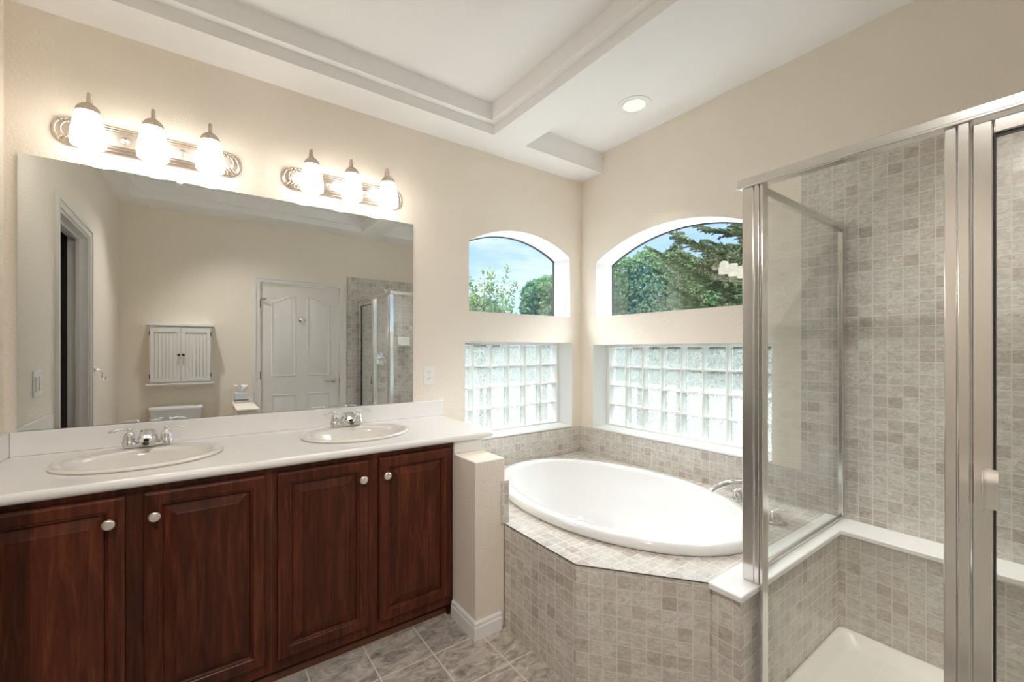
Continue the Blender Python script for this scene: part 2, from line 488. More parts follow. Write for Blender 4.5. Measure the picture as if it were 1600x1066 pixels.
# north wall (mirror wall): two openings
UP1 = arch(-1.078, -0.127, 1.594, 2.08, 2.215)
LO1 = rect(-1.108, -0.102, 0.703, 1.393)
w = MB().prism(rect(XW-0.1, WT, 0.0, ZC), [LO1, UP1], 0, WT, lambda u, v, d: (u, d, v))
struct(w.build('wall_north', M['wall'], smooth=20))
# east wall
UP2 = arch(-1.445, -0.164, 1.590, 2.03, 2.20)
LO2 = rect(-1.475, -0.133, 0.700, 1.376)
w = MB().prism(rect(YS-0.1, 0.0, 0.0, ZC), [LO2, UP2], 0, WT, lambda u, v, d: (d, u, v))
struct(w.build('wall_east', M['wall'], smooth=20))
# south wall with door opening (door in plane)
w = MB().prism([(XW-0.1, 0), (-2.032, 0), (-2.032, 2.078), (-1.196, 2.078), (-1.196, 0), (WT, 0), (WT, ZC), (XW-0.1, ZC)], [], 0, 0.1, lambda u, v, d: (u, YS-d, v))
struct(w.build('wall_south', M['wall'], smooth=20))
# west wall with doorway
DY0, DY1, DZ = -1.60, -0.80, 2.115
w = MB().prism([(YS, 0), (DY0, 0), (DY0, DZ), (DY1, DZ), (DY1, 0), (0, 0), (0, ZC), (YS, ZC)], [], 0, 0.1, lambda u, v, d: (XW-d, u, v))
struct(w.build('wall_west', M['wall'], smooth=20))
# hall behind the doorway; its unlit dark is put into the wall colour
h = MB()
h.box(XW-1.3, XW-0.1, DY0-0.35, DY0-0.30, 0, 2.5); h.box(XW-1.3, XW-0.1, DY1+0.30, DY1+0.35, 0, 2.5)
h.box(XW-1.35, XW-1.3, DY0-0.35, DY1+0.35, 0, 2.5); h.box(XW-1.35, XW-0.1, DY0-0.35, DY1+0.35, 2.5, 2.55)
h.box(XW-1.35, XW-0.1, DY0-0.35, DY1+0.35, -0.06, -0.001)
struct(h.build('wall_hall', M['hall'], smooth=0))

# ------------------------------------------------------------------ reveals liners (white painted niches)
def liner(name, poly, d0, d1, fn, th=0.004):
    # thin skin lining an opening: offset polygon towards its centre
    cx = sum(p[0] for p in poly)/len(poly); cy = sum(p[1] for p in poly)/len(poly)
    us = [p[0] for p in poly]; vs = [p[1] for p in poly]
    hx, hy = (max(us)-min(us))/2, (max(vs)-min(vs))/2
    mx_, my_ = (max(us)+min(us))/2, (max(vs)+min(vs))/2
    inner = [(mx_ + (p[0]-mx_)*(hx-th)/hx, my_ + (p[1]-my_)*(hy-th)/hy) for p in poly]
    return MB().prism(poly, [inner], d0, d1, fn), inner
FN = lambda u, v, d: (u, d, v)
FE = lambda u, v, d: (d, u, v)

def arched_window(idx, poly, fn):
    mb, inner = liner('', poly, -0.001, 0.206, fn)
    fr = mb.build('window_%d' % idx, M['reveal'], smooth=25); struct(fr)
    g, inn2 = liner('', inner, 0.187, 0.205, fn, 0.007)
    g.build('gasket', M['black'], fr)
    MB().prism(inn2, [], 0.193, 0.199, fn).build('pane', M['glass'], fr, smooth=0)
    return fr
arched_window(1, UP1, FN)
arched_window(3, UP2, FE)

def block_window(idx, op, u_first, step, n, fn, lo, hi, sill):
    mb, inner = liner('', op, -0.001, 0.20, fn)
    fr = mb.build('window_%d' % idx, M['reveal'], smooth=25); struct(fr)
    u0, u1 = inner[0][0], inner[1][0]; v0, v1 = inner[0][1], inner[2][1]
    vb, vt = v0 + 0.022, v1 - 0.022
    ub = [u_first + step*i for i in range(n+1)]
    lo_u, hi_u = min(ub), max(ub)
    rows = [vb + (vt-vb)*i/4 for i in range(5)]
    g = MB()
    D0, D1 = 0.172, 0.245
    g.prism(rect(u0, u1, v0, v1), [rect(lo_u, hi_u, vb, vt)], 0.160, D1+0.005, fn)
    g.build('vinyl_frame', M['trim'], fr, bevel=0.004)
    g = MB()
    t = 0.0055
    for x in ub[1:-1]: g.prism(rect(x-t, x+t, vb, vt), [], D0+0.004, D1, fn)
    us = sorted(ub)
    for z in rows[1:-1]:
        for i in range(n): g.prism(rect(us[i]+(t if i else 0), us[i+1]-(t if i < n-1 else 0), z-t, z+t), [], D0+0.004, D1, fn)
    g.build('mortar_grid', M['trim'], fr, smooth=0)
    f = MB(); b = MB()
    for i in range(n):
        for k in range(4):
            a, c_ = us[i]+t, us[i+1]-t
            z0, z1 = rows[k]+t, rows[k+1]-t
            f.prism(rect(a, c_, z0, z1), [], D0+0.010, D0+0.014, fn)
            b.prism(rect(a, c_, z0, z1), [], D1-0.016, D1-0.008, fn)
    f.build('block_front', M['glass'], fr, smooth=0)
    b.build('glass_blocks', M['block'], fr, smooth=0)
    s = MB(); s.prism(rect(sill[0], sill[1], v0-0.003, v0+0.011), [], -0.016, 0.159, fn)
    s.build('sill', M['trim'], fr, bevel=0.004)
    return fr
block_window(2, LO1, -0.124, -0.1625, 6, FN, 0, 0, (-1.104, -0.106))
block_window(4, LO2, -0.158, -0.1615, 8, FE, 0, 0, (-1.471, -0.137))

# ------------------------------------------------------------------ tiled surfaces
DZK = 0.497                                   # tub deck height
t = MB()
t.box(-1.372, -0.0095, -0.0095, -0.0005, DZK, 0.700)
struct(t.build('trim_1', M['tile'], bevel=0.002), 'grey mosaic splash behind the tub under the block window')
t = MB()
t.prism([(-1.843, 0.44), (-1.843, 2.262), (-1.619, 2.262), (-1.619, 0.698), (-0.0005, 0.698), (-0.0005, DZK), (-1.70, DZK), (-1.70, 0.44)], [], 0.0005, 0.0095, lambda u, v, d: (-d, u, v))
t.box(-0.0095, -0.0005, YS, -1.8435, 0.44, 2.262)
struct(t.build('trim_2', M['tile']), 'grey mosaic tiling on the window side wall')
t = MB().box(-1.112, -0.0100, YS+0.0005, YS+0.0095, 0.02, 2.225)
struct(t.build('trim_3', M['tile']), 'grey mosaic tiling on the door wall inside the shower')

# ------------------------------------------------------------------ tub platform
TC = (-0.690, -0.905); TA, TB = 0.530, 0.790
AP = [(-1.378, -0.862), (-1.378, -1.345), (-1.075, -1.735)]
sur = thing('tub_surround', 'mosaic tiled platform with angled front around the white oval bathtub', 'tub surround', (-0.7, -0.9, 0))
deck_poly = [(-0.011, -0.011), (-1.371, -0.011), (-1.371, -0.858), AP[0], AP[1], AP[2], (-0.011, -1.733)]
hole = [(p.x, p.y) for p in ell(TC[0], TC[1], TA-0.05, TB-0.05, 0, 64)]
d = MB().prism(deck_poly, [hole], DZK-0.03, DZK, lambda u, v, z: (u, v, z))
d.build('deck', M['tile'], sur, smooth=0)
ap = MB()
th = 0.02
inn = [(-1.358, -0.862), (-1.358, -1.336), (-1.062, -1.718)]
for i in range(2):
    ap.prism([AP[i], AP[i+1], inn[i+1], inn[i]], [], 0.0, DZK-0.0302, lambda u, v, z: (u, v, z))
ap.build('apron', M['tile'], sur, smooth=0)
e_ = MB()
for i in range(2):
    A = Vector((*AP[i], 0)); B = Vector((*AP[i+1], 0)); nn = (B-A).cross(Vector((0,0,1))).normalized()
    if nn.x > 0: nn = -nn
    p = [A + nn*0.0002, B + nn*0.0002, B + nn*0.0022, A + nn*0.0022]
    e_.prism([(q.x, q.y) for q in p], [], DZK-0.004, DZK-0.0008, lambda u, v, z: (u, v, z))
e_.build('edge_joint', M['caulk'], sur, smooth=0)

tub = thing('bathtub', 'white oval drop-in bathtub under the two corner windows', 'bathtub', (TC[0], TC[1], DZK))
def tr(a, b, z, dx=0, dy=0): return ell(TC[0]+dx, TC[1]+dy, a, b, z, 72)
z0 = DZK + 0.0005
rings = [tr(TA-0.012, TB-0.012, z0), tr(TA-0.003, TB-0.003, z0+0.004), tr(TA, TB, z0+0.014), tr(TA-0.001, TB-0.001, z0+0.030), tr(TA-0.008, TB-0.008, z0+0.041), tr(TA-0.02, TB-0.02, z0+0.046),
         tr(TA-0.052, TB-0.055, z0+0.046), tr(TA-0.066, TB-0.070, z0+0.041), tr(TA-0.073, TB-0.078, z0+0.028), tr(TA-0.082, TB-0.09, z0-0.02),
         tr(TA-0.12, TB-0.16, z0-0.16), tr(TA-0.155, TB-0.23, z0-0.29), tr(TA-0.19, TB-0.28, z0-0.36), tr(TA-0.24, TB-0.34, z0-0.395), tr(0.12, 0.2, z0-0.405)]
MB().loft(rings, False, True).build('tub_shell', M['tub'], tub, smooth=50)
MB().lathe([(0.0, 0), (0.03, 0), (0.03, 0.004), (0.022, 0.006), (0.0, 0.006)], (TC[0], TC[1]-0.30, z0-0.4015), seg=20, cap0=False, cap1=False).build('drain', M['chrome'], tub)

# tub filler
tf = thing('tub_faucet', 'chrome arched tub filler on the tiled deck', 'faucet', (-0.26, -1.5, DZK))
pts = []
B0 = Vector((-0.250, -1.505, DZK+0.001)); dirh = Vector((-0.72, 0.52, 0)).normalized()
prof = [(0.0, 0.0), (0.0, 0.03), (0.005, 0.065), (0.018, 0.098), (0.045, 0.128), (0.085, 0.148), (0.13, 0.150), (0.175, 0.140), (0.215, 0.122), (0.235, 0.106)]
sp = MB().tube([B0 + dirh*a + Vector((0,0,b)) for a, b in prof], [0.030, 0.026, 0.023, 0.021, 0.0195, 0.0185, 0.0175, 0.0165, 0.0155, 0.0145], 16)
sp.lathe([(0.036, 0), (0.036, 0.006), (0.030, 0.012)], B0, seg=24)
sp.build('spout', M['chrome'], tf)
def tub_handle(x, y):
    b = Vector((x, y, DZK+0.001)); h = MB()
    h.lathe([(0.037, 0), (0.037, 0.006), (0.030, 0.010), (0.026, 0.030), (0.021, 0.042), (0.010, 0.048)], b, seg=24)
    h.tube([b + Vector((-0.008, 0.012, 0.045)), b + Vector((0.0, 0.0, 0.056)), b + Vector((0.022, -0.030, 0.062)), b + Vector((0.036, -0.052, 0.056))], [0.010, 0.014, 0.012, 0.008], 12)
    h.build('handle', M['chrome'], tf)
tub_handle(-0.32, -1.625)
tub_handle(-0.15, -1.36)

# ------------------------------------------------------------------ half wall, ledge and cap of the shower
hw = MB().prism([(-1.092, -1.7365), (-1.092, -1.833), (-0.178, -1.833), (-0.178, YS+0.001), (-0.0101, YS+0.001), (-0.0101, -1.7365)], [], 0.0, 0.4365, lambda u, v, z: (u, v, z))
# the part above deck level up to the cap
hw.prism([(-1.092, -1.7365), (-1.092, -1.833), (-0.178, -1.833), (-0.178, YS+0.001), (-0.0101, YS+0.001), (-0.0101, -1.7365)], [], 0.4365, 0.4855, lambda u, v, z: (u, v, z))
struct(hw.build('wall_shower', M['tile'], smooth=0), 'tiled half wall and ledge between the tub and the shower')
cp = MB().prism([(-1.108, -1.728), (-1.108, -1.846), (-0.192, -1.846), (-0.192, YS+0.002), (-0.0102, YS+0.002), (-0.0102, -1.728)], [], 0.486, 0.508, lambda u, v, z: (u, v, z))
struct(cp.build('trim_4', M['trim'], bevel=0.004), 'white cap on the half wall and ledge')

# column (end of pony wall beside the vanity)
col_ = MB().box(-1.537, -1.3725, -0.855, -0.0005, 0.0, 0.810)
struct(MB().box(-1.5365, -1.373, -0.648, -0.0005, 0.8105, 0.8700).build('trim_10', M['reveal'], bevel=0.003), 'white block between the pony wall and the counter end')
struct(col_.build('wall_pony', M['wall'], bevel=0.004))
st = MB().box(-1.398, -1.354, -0.8615, -0.8555, DZK+0.0005, 0.700)
struct(st.build('trim_5', M['tile']), 'narrow mosaic strip on the pony wall corner')
bb = MB()
def bboard(mb, path, h=0.082, t_=0.014):
    # path of corner points, board on the left side
    prof = [(0, 0), (t_, 0), (t_, h-0.026), (t_*0.75, h-0.020), (t_*0.75, h-0.008), (t_*0.3, h), (0, h)]
    rings = []
    n = len(path)
    for i, p in enumerate(path):
        p = Vector((*p, 0))
        d0_ = (p - Vector((*path[i-1], 0))).normalized() if i else None
        d1_ = (Vector((*path[i+1], 0)) - p).normalized() if i < n-1 else None
        n0 = Vector((d0_.y, -d0_.x, 0)) if d0_ else None
        n1 = Vector((d1_.y, -d1_.x, 0)) if d1_ else None
        if n0 and n1: m_ = (n0 + n1) / (1 + n0.dot(n1))
        else: m_ = n0 or n1
        rings.append([p + m_*a + Vector((0, 0, b)) for a, b in prof])
    mb.loft(rings)
bboard(bb, [(-1.5375, -0.640), (-1.5375, -0.8555), (-1.399, -0.8555)])
# orientation: board must lie outside the column
o_ = bb.build('baseboard_pony', M['trim'], smooth=30)
struct(o_)

# ------------------------------------------------------------------ vanity cabinet
van = thing('vanity_cabinet', 'dark cherry vanity cabinet with four raised panel doors', 'vanity', (-2.36, -0.33, 0))
FY = -0.635
f = MB()
f.box(-3.188, -1.5385, FY, FY+0.02, 0.062, 0.8700)
f.build('face_frame', M['wood'], van, bevel=0.001)
s_ = MB(); s_.box(-3.188, -3.170, FY+0.0205, -0.001, 0.0, 0.87); s_.box(-1.556, -1.5385, FY+0.0205, -0.001, 0.0, 0.87)
s_.box(-3.169, -1.557, FY+0.0205, -0.001, 0.062, 0.080); s_.box(-3.169, -1.557, -0.58, -0.565, 0.0, 0.0615)
s_.build('carcass', M['wood'], van)
k_ = MB().box(-3.188, -1.5385, -0.600, -0.5805, 0.0, 0.030)
k_.build('shoe_strip', M['shoe'], van, bevel=0.006)
def rring(x0, x1, z0, z1, y): return [Vector((x0, y, z0)), Vector((x1, y, z0)), Vector((x1, y, z1)), Vector((x0, y, z1))]
def cab_door(x0, x1, z0, z1, knob_x, knob_z):
    y = FY - 0.0008; T = 0.019
    R = lambda i, dy: rring(x0+i, x1-i, z0+i, z1-i, y-dy)
    d = MB(); sw = 0.052
    d.loft([R(0, 0), R(0, T-0.006), R(0.002, T-0.003), R(0.009, T), R(sw-0.012, T), R(sw-0.009, T-0.003), R(sw-0.004, T-0.004), R(sw, T-0.010), R(sw, 0.004)], False, False)
    do = d.build('door', M['wood'], van, smooth=0)
    p = MB(); R2 = lambda i, dy: R(sw+0.0005+i, dy)
    p.loft([R2(0, 0.003), R2(0, 0.006), R2(0.004, 0.0065), R2(0.034, T-0.003), R2(0.036, T-0.002)], True, True)
    p.build('raised_panel', M['wood'], do, smooth=0)
    k = MB().lathe([(0.007, 0), (0.0065, 0.012), (0.009, 0.016), (0.0165, 0.019), (0.0175, 0.023), (0.0155, 0.027), (0.012, 0.0285), (0.0115, 0.0275), (0.004, 0.029)], (knob_x, y-T, knob_z), (0, -1, 0), 24)
    k.build('knob', M['knob'], do, smooth=50)
ZT, ZL = 0.846, 0.112
cab_door(-3.118, -2.762, ZL, ZT, -2.800, 0.768)
cab_door(-2.716, -2.357, ZL, ZT, -2.686, 0.768)
cab_door(-2.316, -1.961, ZL, ZT, -1.990, 0.768)
cab_door(-1.916, -1.556, ZL, ZT, -1.885, 0.768)
g = MB().box(-2.3372, -2.3360, FY-0.0010, FY-0.0001, 0.064, 0.869)
g.build('frame_seam', M['caulk'], van, smooth=0)

# ------------------------------------------------------------------ countertop with two sink cut-outs
ct = thing('vanity_countertop', 'white solid countertop with backsplash over the cherry vanity', 'countertop', (-2.24, -0.33, 0.8705))
SX = [(-2.742, -0.335), (-1.918, -0.325)]
SA, SB = 0.262, 0.220
holes = [[(p.x, p.y) for p in ell(cx, cy, SA-0.025, SB-0.025, 0, 48)] for cx, cy in SX]
def nose(cx0, n=5):
    pass
oc = [(-3.188, -0.001), (-1.285, -0.001), (-1.285, -0.60), (-1.300, -0.648), (-1.335, -0.667), (-3.188, -0.667)]
def inset(poly, dist):
    out = []; n = len(poly); A = sum(poly[i][0]*poly[(i+1)%n][1]-poly[(i+1)%n][0]*poly[i][1] for i in range(n))
    sg = 1 if A > 0 else -1
    for i in range(n):
        p0, p1, p2 = Vector(poly[i-1]), Vector(poly[i]), Vector(poly[(i+1)%n])
        a_ = (p1-p0).normalized(); b_ = (p2-p1).normalized()
        na = Vector((-a_.y, a_.x))*sg; nb = Vector((-b_.y, b_.x))*sg
        m_ = (na+nb)/(1+na.dot(nb)); q = p1 + m_*dist; out.append((q.x, q.y))
    return out
T0, T1, RR = 0.8705, 0.905, 0.01725
arc = oc[:2] + [(-1.285, -0.587)] + [(-1.345 + 0.060*math.cos(t*PI/12), -0.607 - 0.060*math.sin(t*PI/12)) for t in range(1, 7)] + [(-3.188, -0.667)]
oc = arc
cbm = MB()
rngs = []
for k in range(11):
    th_ = -PI/2 + PI*k/10
    rngs.append([Vector((p[0], p[1], (T0+T1)/2 + RR*math.sin(th_))) for p in inset(oc, RR*(1-math.cos(th_))+1e-5)])
cbm.loft(rngs, False, False)
tp = inset(oc, RR+1e-5)
cbm.prism(tp, holes, T0, T1, lambda u, v, z: (u, v, z))
cb = cbm.build('slab', M['counter'], ct, smooth=0)
MB().box(-3.171, -1.277, -0.019, -0.001, 0.9052, 1.004).build('backsplash', M['counter'], ct, bevel=0.003)
MB().box(-3.1885, -3.1715, -0.62, -0.001, 0.9052, 1.004).build('side_splash', M['counter'], ct, bevel=0.003)

def sink(cx, cy, label):
    s = thing('sink', label, 'sink', (cx, cy, 0.905), 'oval vanity sinks')
    q = lambda a, b, z, dy=0.0: ell(cx, cy+dy, a, b, z, 64)
    z = 0.9055; iy = -0.030
    rings = [q(SA-0.010, SB-0.010, z-0.0002), q(SA-0.002, SB-0.002, z+0.002), q(SA, SB, z+0.007), q(SA-0.004, SB-0.004, z+0.012), q(SA-0.014, SB-0.014, z+0.0145),
             q(SA-0.034, SB-0.050, z+0.012, iy*0.8), q(SA-0.042, SB-0.060, z+0.006, iy), q(SA-0.052, SB-0.068, z-0.012, iy), q(SA-0.075, SB-0.085, z-0.07, iy), q(SA-0.115, SB-0.115, z-0.115, iy), q(0.06, 0.05, z-0.13, iy), q(0.022, 0.022, z-0.132, iy)]
    MB().loft(rings, False, True).build('bowl', M['sink'], s, smooth=60)
    MB().lathe([(0.0, 0), (0.021, 0), (0.021, 0.002), (0.014, 0.003), (0.0, 0.003)], (cx, cy+iy, z-0.1315), seg=20, cap0=False, cap1=False).build('drain', M['chrome'], s)
    return s
sink(*SX[0], 'biscuit oval sink set in the counter nearer the left wall')
sink(*SX[1], 'biscuit oval sink set in the counter nearer the bathtub')

def faucet(cx, cy, label):
    z = 0.9225
    t_ = thing('sink_faucet', label, 'faucet', (cx, cy, z), 'two-handle vanity faucets')
    b = MB()
    pl = []
    for k in range(32):
        a = 2*PI*k/32
        pl.append((cx + 0.083*math.copysign(abs(math.cos(a))**0.6, math.cos(a)), cy + 0.026*math.copysign(abs(math.sin(a))**0.7, math.sin(a))))
    b.prism(pl, [], z-0.002, z+0.010, lambda u, v, d: (u, v, d))
    b.build('base_plate', M['chrome'], t_, bevel=0.003)
    # spout: tapering hood that rises and reaches over the bowl
    secs = [(0.012, 0.010, 0.039, 0.0), (0.006, 0.036, 0.035, 0.0), (-0.012, 0.054, 0.030, 0.0), (-0.040, 0.060, 0.026, 0.0), (-0.070, 0.052, 0.024, 0.0), (-0.092, 0.038, 0.022, 0.0)]
    sp = MB(); rings = []
    path = [Vector((cx, cy + s[0], z + s[1])) for s in secs]
    for i, p in enumerate(path):
        tt = (path[min(i+1, len(path)-1)] - path[max(i-1, 0)]).normalized()
        sx = Vector((1, 0, 0)); up = sx.cross(tt).normalized()
        w_ = secs[i][2]; h_ = [0.024, 0.022, 0.019, 0.015, 0.012, 0.010][i]
        rings.append([p + sx*w_*math.copysign(abs(math.cos(2*PI*k/20))**0.7, math.cos(2*PI*k/20)) + up*h_*math.copysign(abs(math.sin(2*PI*k/20))**0.7, math.sin(2*PI*k/20)) for k in range(20)])
    sp.loft(rings)
    so_ = sp.build('spout', M['chrome'], t_, smooth=50)
    MB().lathe([(0.009, 0), (0.009, 0.010), (0.007, 0.012)], path[-1] + Vector((0, -0.002, -0.010)), (0, -0.35, -1), 16).build('aerator', M['darkmetal'], so_)
    for s in (-1, 1):
        h = MB(); hx = cx + s*0.061
        h.lathe([(0.026, 0.010), (0.0255, 0.022), (0.022, 0.025), (0.0205, 0.038), (0.017, 0.051), (0.010, 0.060), (0.006, 0.062), (0.0095, 0.066), (0.010, 0.072), (0.007, 0.077), (0.002, 0.079)], (hx, cy, z), seg=20)
        P0 = Vector((hx, cy, z+0.070))
        h.tube([P0, P0+Vector((s*0.013, -0.004, 0.004)), P0+Vector((s*0.028, -0.008, 0.006)), P0+Vector((s*0.044, -0.012, 0.003)), P0+Vector((s*0.058, -0.015, -0.001)), P0+Vector((s*0.063, -0.016, -0.002))],
               [0.0055, 0.0045, 0.0055, 0.0075, 0.0075, 0.004], 12, 0.6)
        h.build('handle', M['chrome'], t_, smooth=50)
    return t_
faucet(SX[0][0], SX[0][1]+0.186, 'chrome two-handle faucet on the sink nearer the left wall')
faucet(SX[1][0], SX[1][1]+0.186, 'chrome two-handle faucet on the sink nearer the bathtub')

# ------------------------------------------------------------------ wall mirror
mr = MB().box(-3.152, -1.483, -0.0075, -0.0005, 1.0055, 2.118)
tag(mr.build('vanity_mirror', M['mirror'], smooth=0), 'large frameless mirror above the vanity backsplash', 'mirror')

# ------------------------------------------------------------------ vanity light bars
def stadium(cx, cz, hw_, hh, n=14):
    r = []
    for i in range(n+1):
        a = -PI/2 + PI*i/n; r.append((cx + hw_ - hh + hh*math.cos(a), cz + hh*math.sin(a)))
    for i in range(n+1):
        a = PI/2 + PI*i/n; r.append((cx - hw_ + hh + hh*math.cos(a), cz + hh*math.sin(a)))
    return r
def light_bar(cx, label):
    cz = 2.247
    t_ = thing('vanity_light', label, 'light fixture', (cx, 0, cz), 'three-lamp light bars over the mirror')
    prof = [(0.330, 0.061, -0.0005), (0.330, 0.061, -0.008), (0.326, 0.057, -0.014), (0.320, 0.051, -0.018), (0.318, 0.049, -0.017), (0.300, 0.038, -0.026), (0.298, 0.036, -0.025), (0.292, 0.030, -0.030)]
    rings = [[Vector((u, y, v)) for u, v in stadium(cx, cz, a, b)] for a, b, y in prof]
    bp = MB().loft(rings).build('back_plate', M['nickel'], t_, smooth=25)
    for s in (-1, 1):
        for u in (-1, 1):
            orn = MB()
            for k in range(4):
                x = cx + s*(0.252 + 0.017*k)
                orn.tube([(x - s*0.008, -0.028, cz + u*0.028), (x + s*0.004, -0.027, cz + u*0.040), (x + s*0.006, -0.019, cz + u*0.053 - u*0.004*max(0, k-1))], 0.0032, 8)
            orn.build('end_ornament', M['nickel'], bp)
    for s in (-0.10, 0.10):
        dm = MB()
        dm.lathe([(0.016, 0), (0.014, 0.003), (0.009, 0.005), (0.007, 0.011), (0.003, 0.013)], (cx+s, -0.0302, cz), (0, -1, 0), 16)
        dm.build('rosette', M['nickel'], bp)
    for s in (-0.204, 0.0, 0.204):
        x = cx + s; y = -0.115
        a = MB()
        a.tube([(x, -0.030, cz+0.010), (x, -0.052, cz+0.012), (x, -0.062, cz+0.040), (x, -0.066, cz+0.085), (x, -0.072, cz+0.118), (x, -0.086, cz+0.136), (x, -0.103, cz+0.134), (x, -0.113, cz+0.116), (x, y, cz+0.092)], 0.0072, 10)
        a.lathe([(0.020, 0), (0.019, 0.003), (0.010, 0.006)], (x, -0.0302, cz+0.010), (0, -1, 0), 16)
        ar = a.build('arm', M['nickel'], t_)
        h = MB().lathe([(0.007, 0.094), (0.012, 0.090), (0.020, 0.085), (0.029, 0.077), (0.036, 0.067), (0.0395, 0.057), (0.0395, 0.050), (0.036, 0.051), (0.024, 0.060)], (x, y, cz), seg=24)
        for k in range(3):
            an = 2*PI*k/3 + 0.5
            h.tube([(x+0.040*math.cos(an), y+0.040*math.sin(an), cz+0.056), (x+0.050*math.cos(an), y+0.050*math.sin(an), cz+0.053)], 0.0026, 8)
        h.build('shade_holder', M['nickel'], t_)
        sh = MB().lathe([(0.030, 0.0605), (0.036, 0.055), (0.039, 0.044), (0.046, 0.018), (0.052, -0.014), (0.0555, -0.046), (0.056, -0.066), (0.0545, -0.082), (0.0525, -0.083), (0.053, -0.066), (0.0525, -0.046), (0.049, -0.014), (0.043, 0.018), (0.036, 0.044), (0.028, 0.056)], (x, y, cz), seg=32, cap0=False, cap1=False)
        so_ = sh.build('lamp_shade', M['shade'], t_, smooth=60)
        MB().sphere((x, y, cz-0.022), (0.024, 0.024, 0.03)).build('bulb', M['bulb'], so_)
    return t_
light_bar(-2.728, 'brushed nickel three-lamp bar over the left half of the mirror')
light_bar(-1.884, 'brushed nickel three-lamp bar over the right half of the mirror')

# ------------------------------------------------------------------ ceiling lights and fan
def downlight(x, y, label, watts):
    t_ = thing('recessed_downlight', label, 'ceiling light', (x, y, ZC), 'recessed ceiling lights')
    MB().lathe([(0.104, -0.0005), (0.104, -0.004), (0.098, -0.007), (0.078, -0.009), (0.070, -0.006), (0.070, -0.0005)], (x, y, ZC), seg=40, cap0=False, cap1=False).build('trim_ring', M['trim'], t_)
    MB().lathe([(0.0695, -0.0005), (0.0695, -0.005), (0.0, -0.0055)], (x, y, ZC), seg=40, cap0=True, cap1=False).build('lens', M['canlens'], t_)
    ld = bpy.data.lights.new('downlight_lamp', 'SPOT'); ld.spot_size = math.radians(70); ld.spot_blend = 1.0; ld.shadow_soft_size = 0.06; ld.energy = CAN_W*watts; ld.color = (1.0, 0.95, 0.88)
    lo = bpy.data.objects.new('downlight_lamp', ld); COL.objects.link(lo)
    lo.parent = t_; lo.matrix_parent_inverse = Matrix.Translation(-Vector((x, y, ZC))); lo.location = (x, y, ZC-0.012)
downlight(-0.342, -0.808, 'round recessed light in the ceiling over the tub corner', 22.0)
downlight(-0.40, -2.40, 'round recessed light in the ceiling over the shower', 55.0)
ff = thing('exhaust_fan', 'white louvred ceiling fan seen at the top of the mirror', 'exhaust fan', (-2.71, -2.30, ZC))
MB().box(-2.83, -2.59, -2.42, -2.18, ZC-0.018, ZC-0.0005).build('housing', M['trim'], ff, bevel=0.006)
v_ = MB()
for k in range(8): v_.box(-2.815+0.029*k, -2.803+0.029*k, -2.41, -2.19, ZC-0.0205, ZC-0.0182)
v_.build('louvre', M['slot'], ff, smooth=0)
ld = bpy.data.lights.new('added_fill_lamp', 'SPOT'); ld.spot_size = math.radians(130); ld.spot_blend = 1.0; ld.shadow_soft_size = 0.03; ld.energy = FILL_W; ld.color = (1.0, 0.95, 0.9)  # added fill lamp, not part of the fan; brightens the foreground
lo = bpy.data.objects.new('added_fill_lamp', ld); COL.objects.link(lo)
lo.parent = ff; lo.matrix_parent_inverse = Matrix.Translation(-Vector((-2.71, -2.30, ZC))); lo.location = (-2.71, -2.30, ZC-0.03)
lo.rotation_euler = Vector((0.40, 0.36, -1.0)).to_track_quat('-Z', 'Y').to_euler()

# ------------------------------------------------------------------ outlet and switch
ou = thing('wall_outlet', 'white duplex outlet on the wall right of the mirror', 'outlet', (-1.372, 0, 1.166))
MB().box(-1.409, -1.335, -0.006, -0.0005, 1.108, 1.224).build('cover_plate', M['outlet'], ou, bevel=0.003)
for dz in (-0.021, 0.021):
    so_ = MB().prism([(-1.372 + 0.017*math.cos(2*PI*k/20), 1.166 + dz + min(0.0135, max(-0.0135, 0.017*math.sin(2*PI*k/20)))) for k in range(20)], [], -0.0085, -0.0062, FN).build('socket', M['outlet'], ou)
    s2 = MB(); s2.box(-1.3795, -1.3775, -0.0092, -0.0086, 1.168+dz, 1.176+dz); s2.box(-1.3665, -1.3645, -0.0092, -0.0086, 1.168+dz, 1.176+dz)
    s2.lathe([(0.0025, 0), (0.0025, 0.0006)], (-1.372, -0.0086, 1.160+dz), (0, -1, 0), 10)
    s2.build('slot', M['slot'], so_)
sw = thing('light_switch', 'white double switch plate on the left wall seen in the mirror', 'light switch', (XW, -0.43, 1.17))
MB().box(XW+0.0005, XW+0.006, -0.49, -0.37, 1.108, 1.232).build('cover_plate', M['outlet'], sw, bevel=0.003)
for dy in (-0.028, 0.028): MB().box(XW+0.0062, XW+0.011, -0.43+dy-0.016, -0.43+dy+0.016, 1.137, 1.203).build('rocker', M['outlet'], sw, bevel=0.002)
rg = thing('robe_hook', 'small chrome hook on the left wall past the doorway', 'hook', (XW, -1.79, 1.19))
m_ = MB().lathe([(0.022, 0), (0.020, 0.006), (0.010, 0.010)], (XW+0.0005, -1.79, 1.19), (1, 0, 0), 18)
m_.tube([(XW+0.008, -1.79, 1.19), (XW+0.03, -1.79, 1.185), (XW+0.045, -1.79, 1.16), (XW+0.04, -1.79, 1.13), (XW+0.055, -1.79, 1.115), (XW+0.065, -1.79, 1.135)], 0.005, 10)
m_.build('hook_body', M['chrome'], rg)

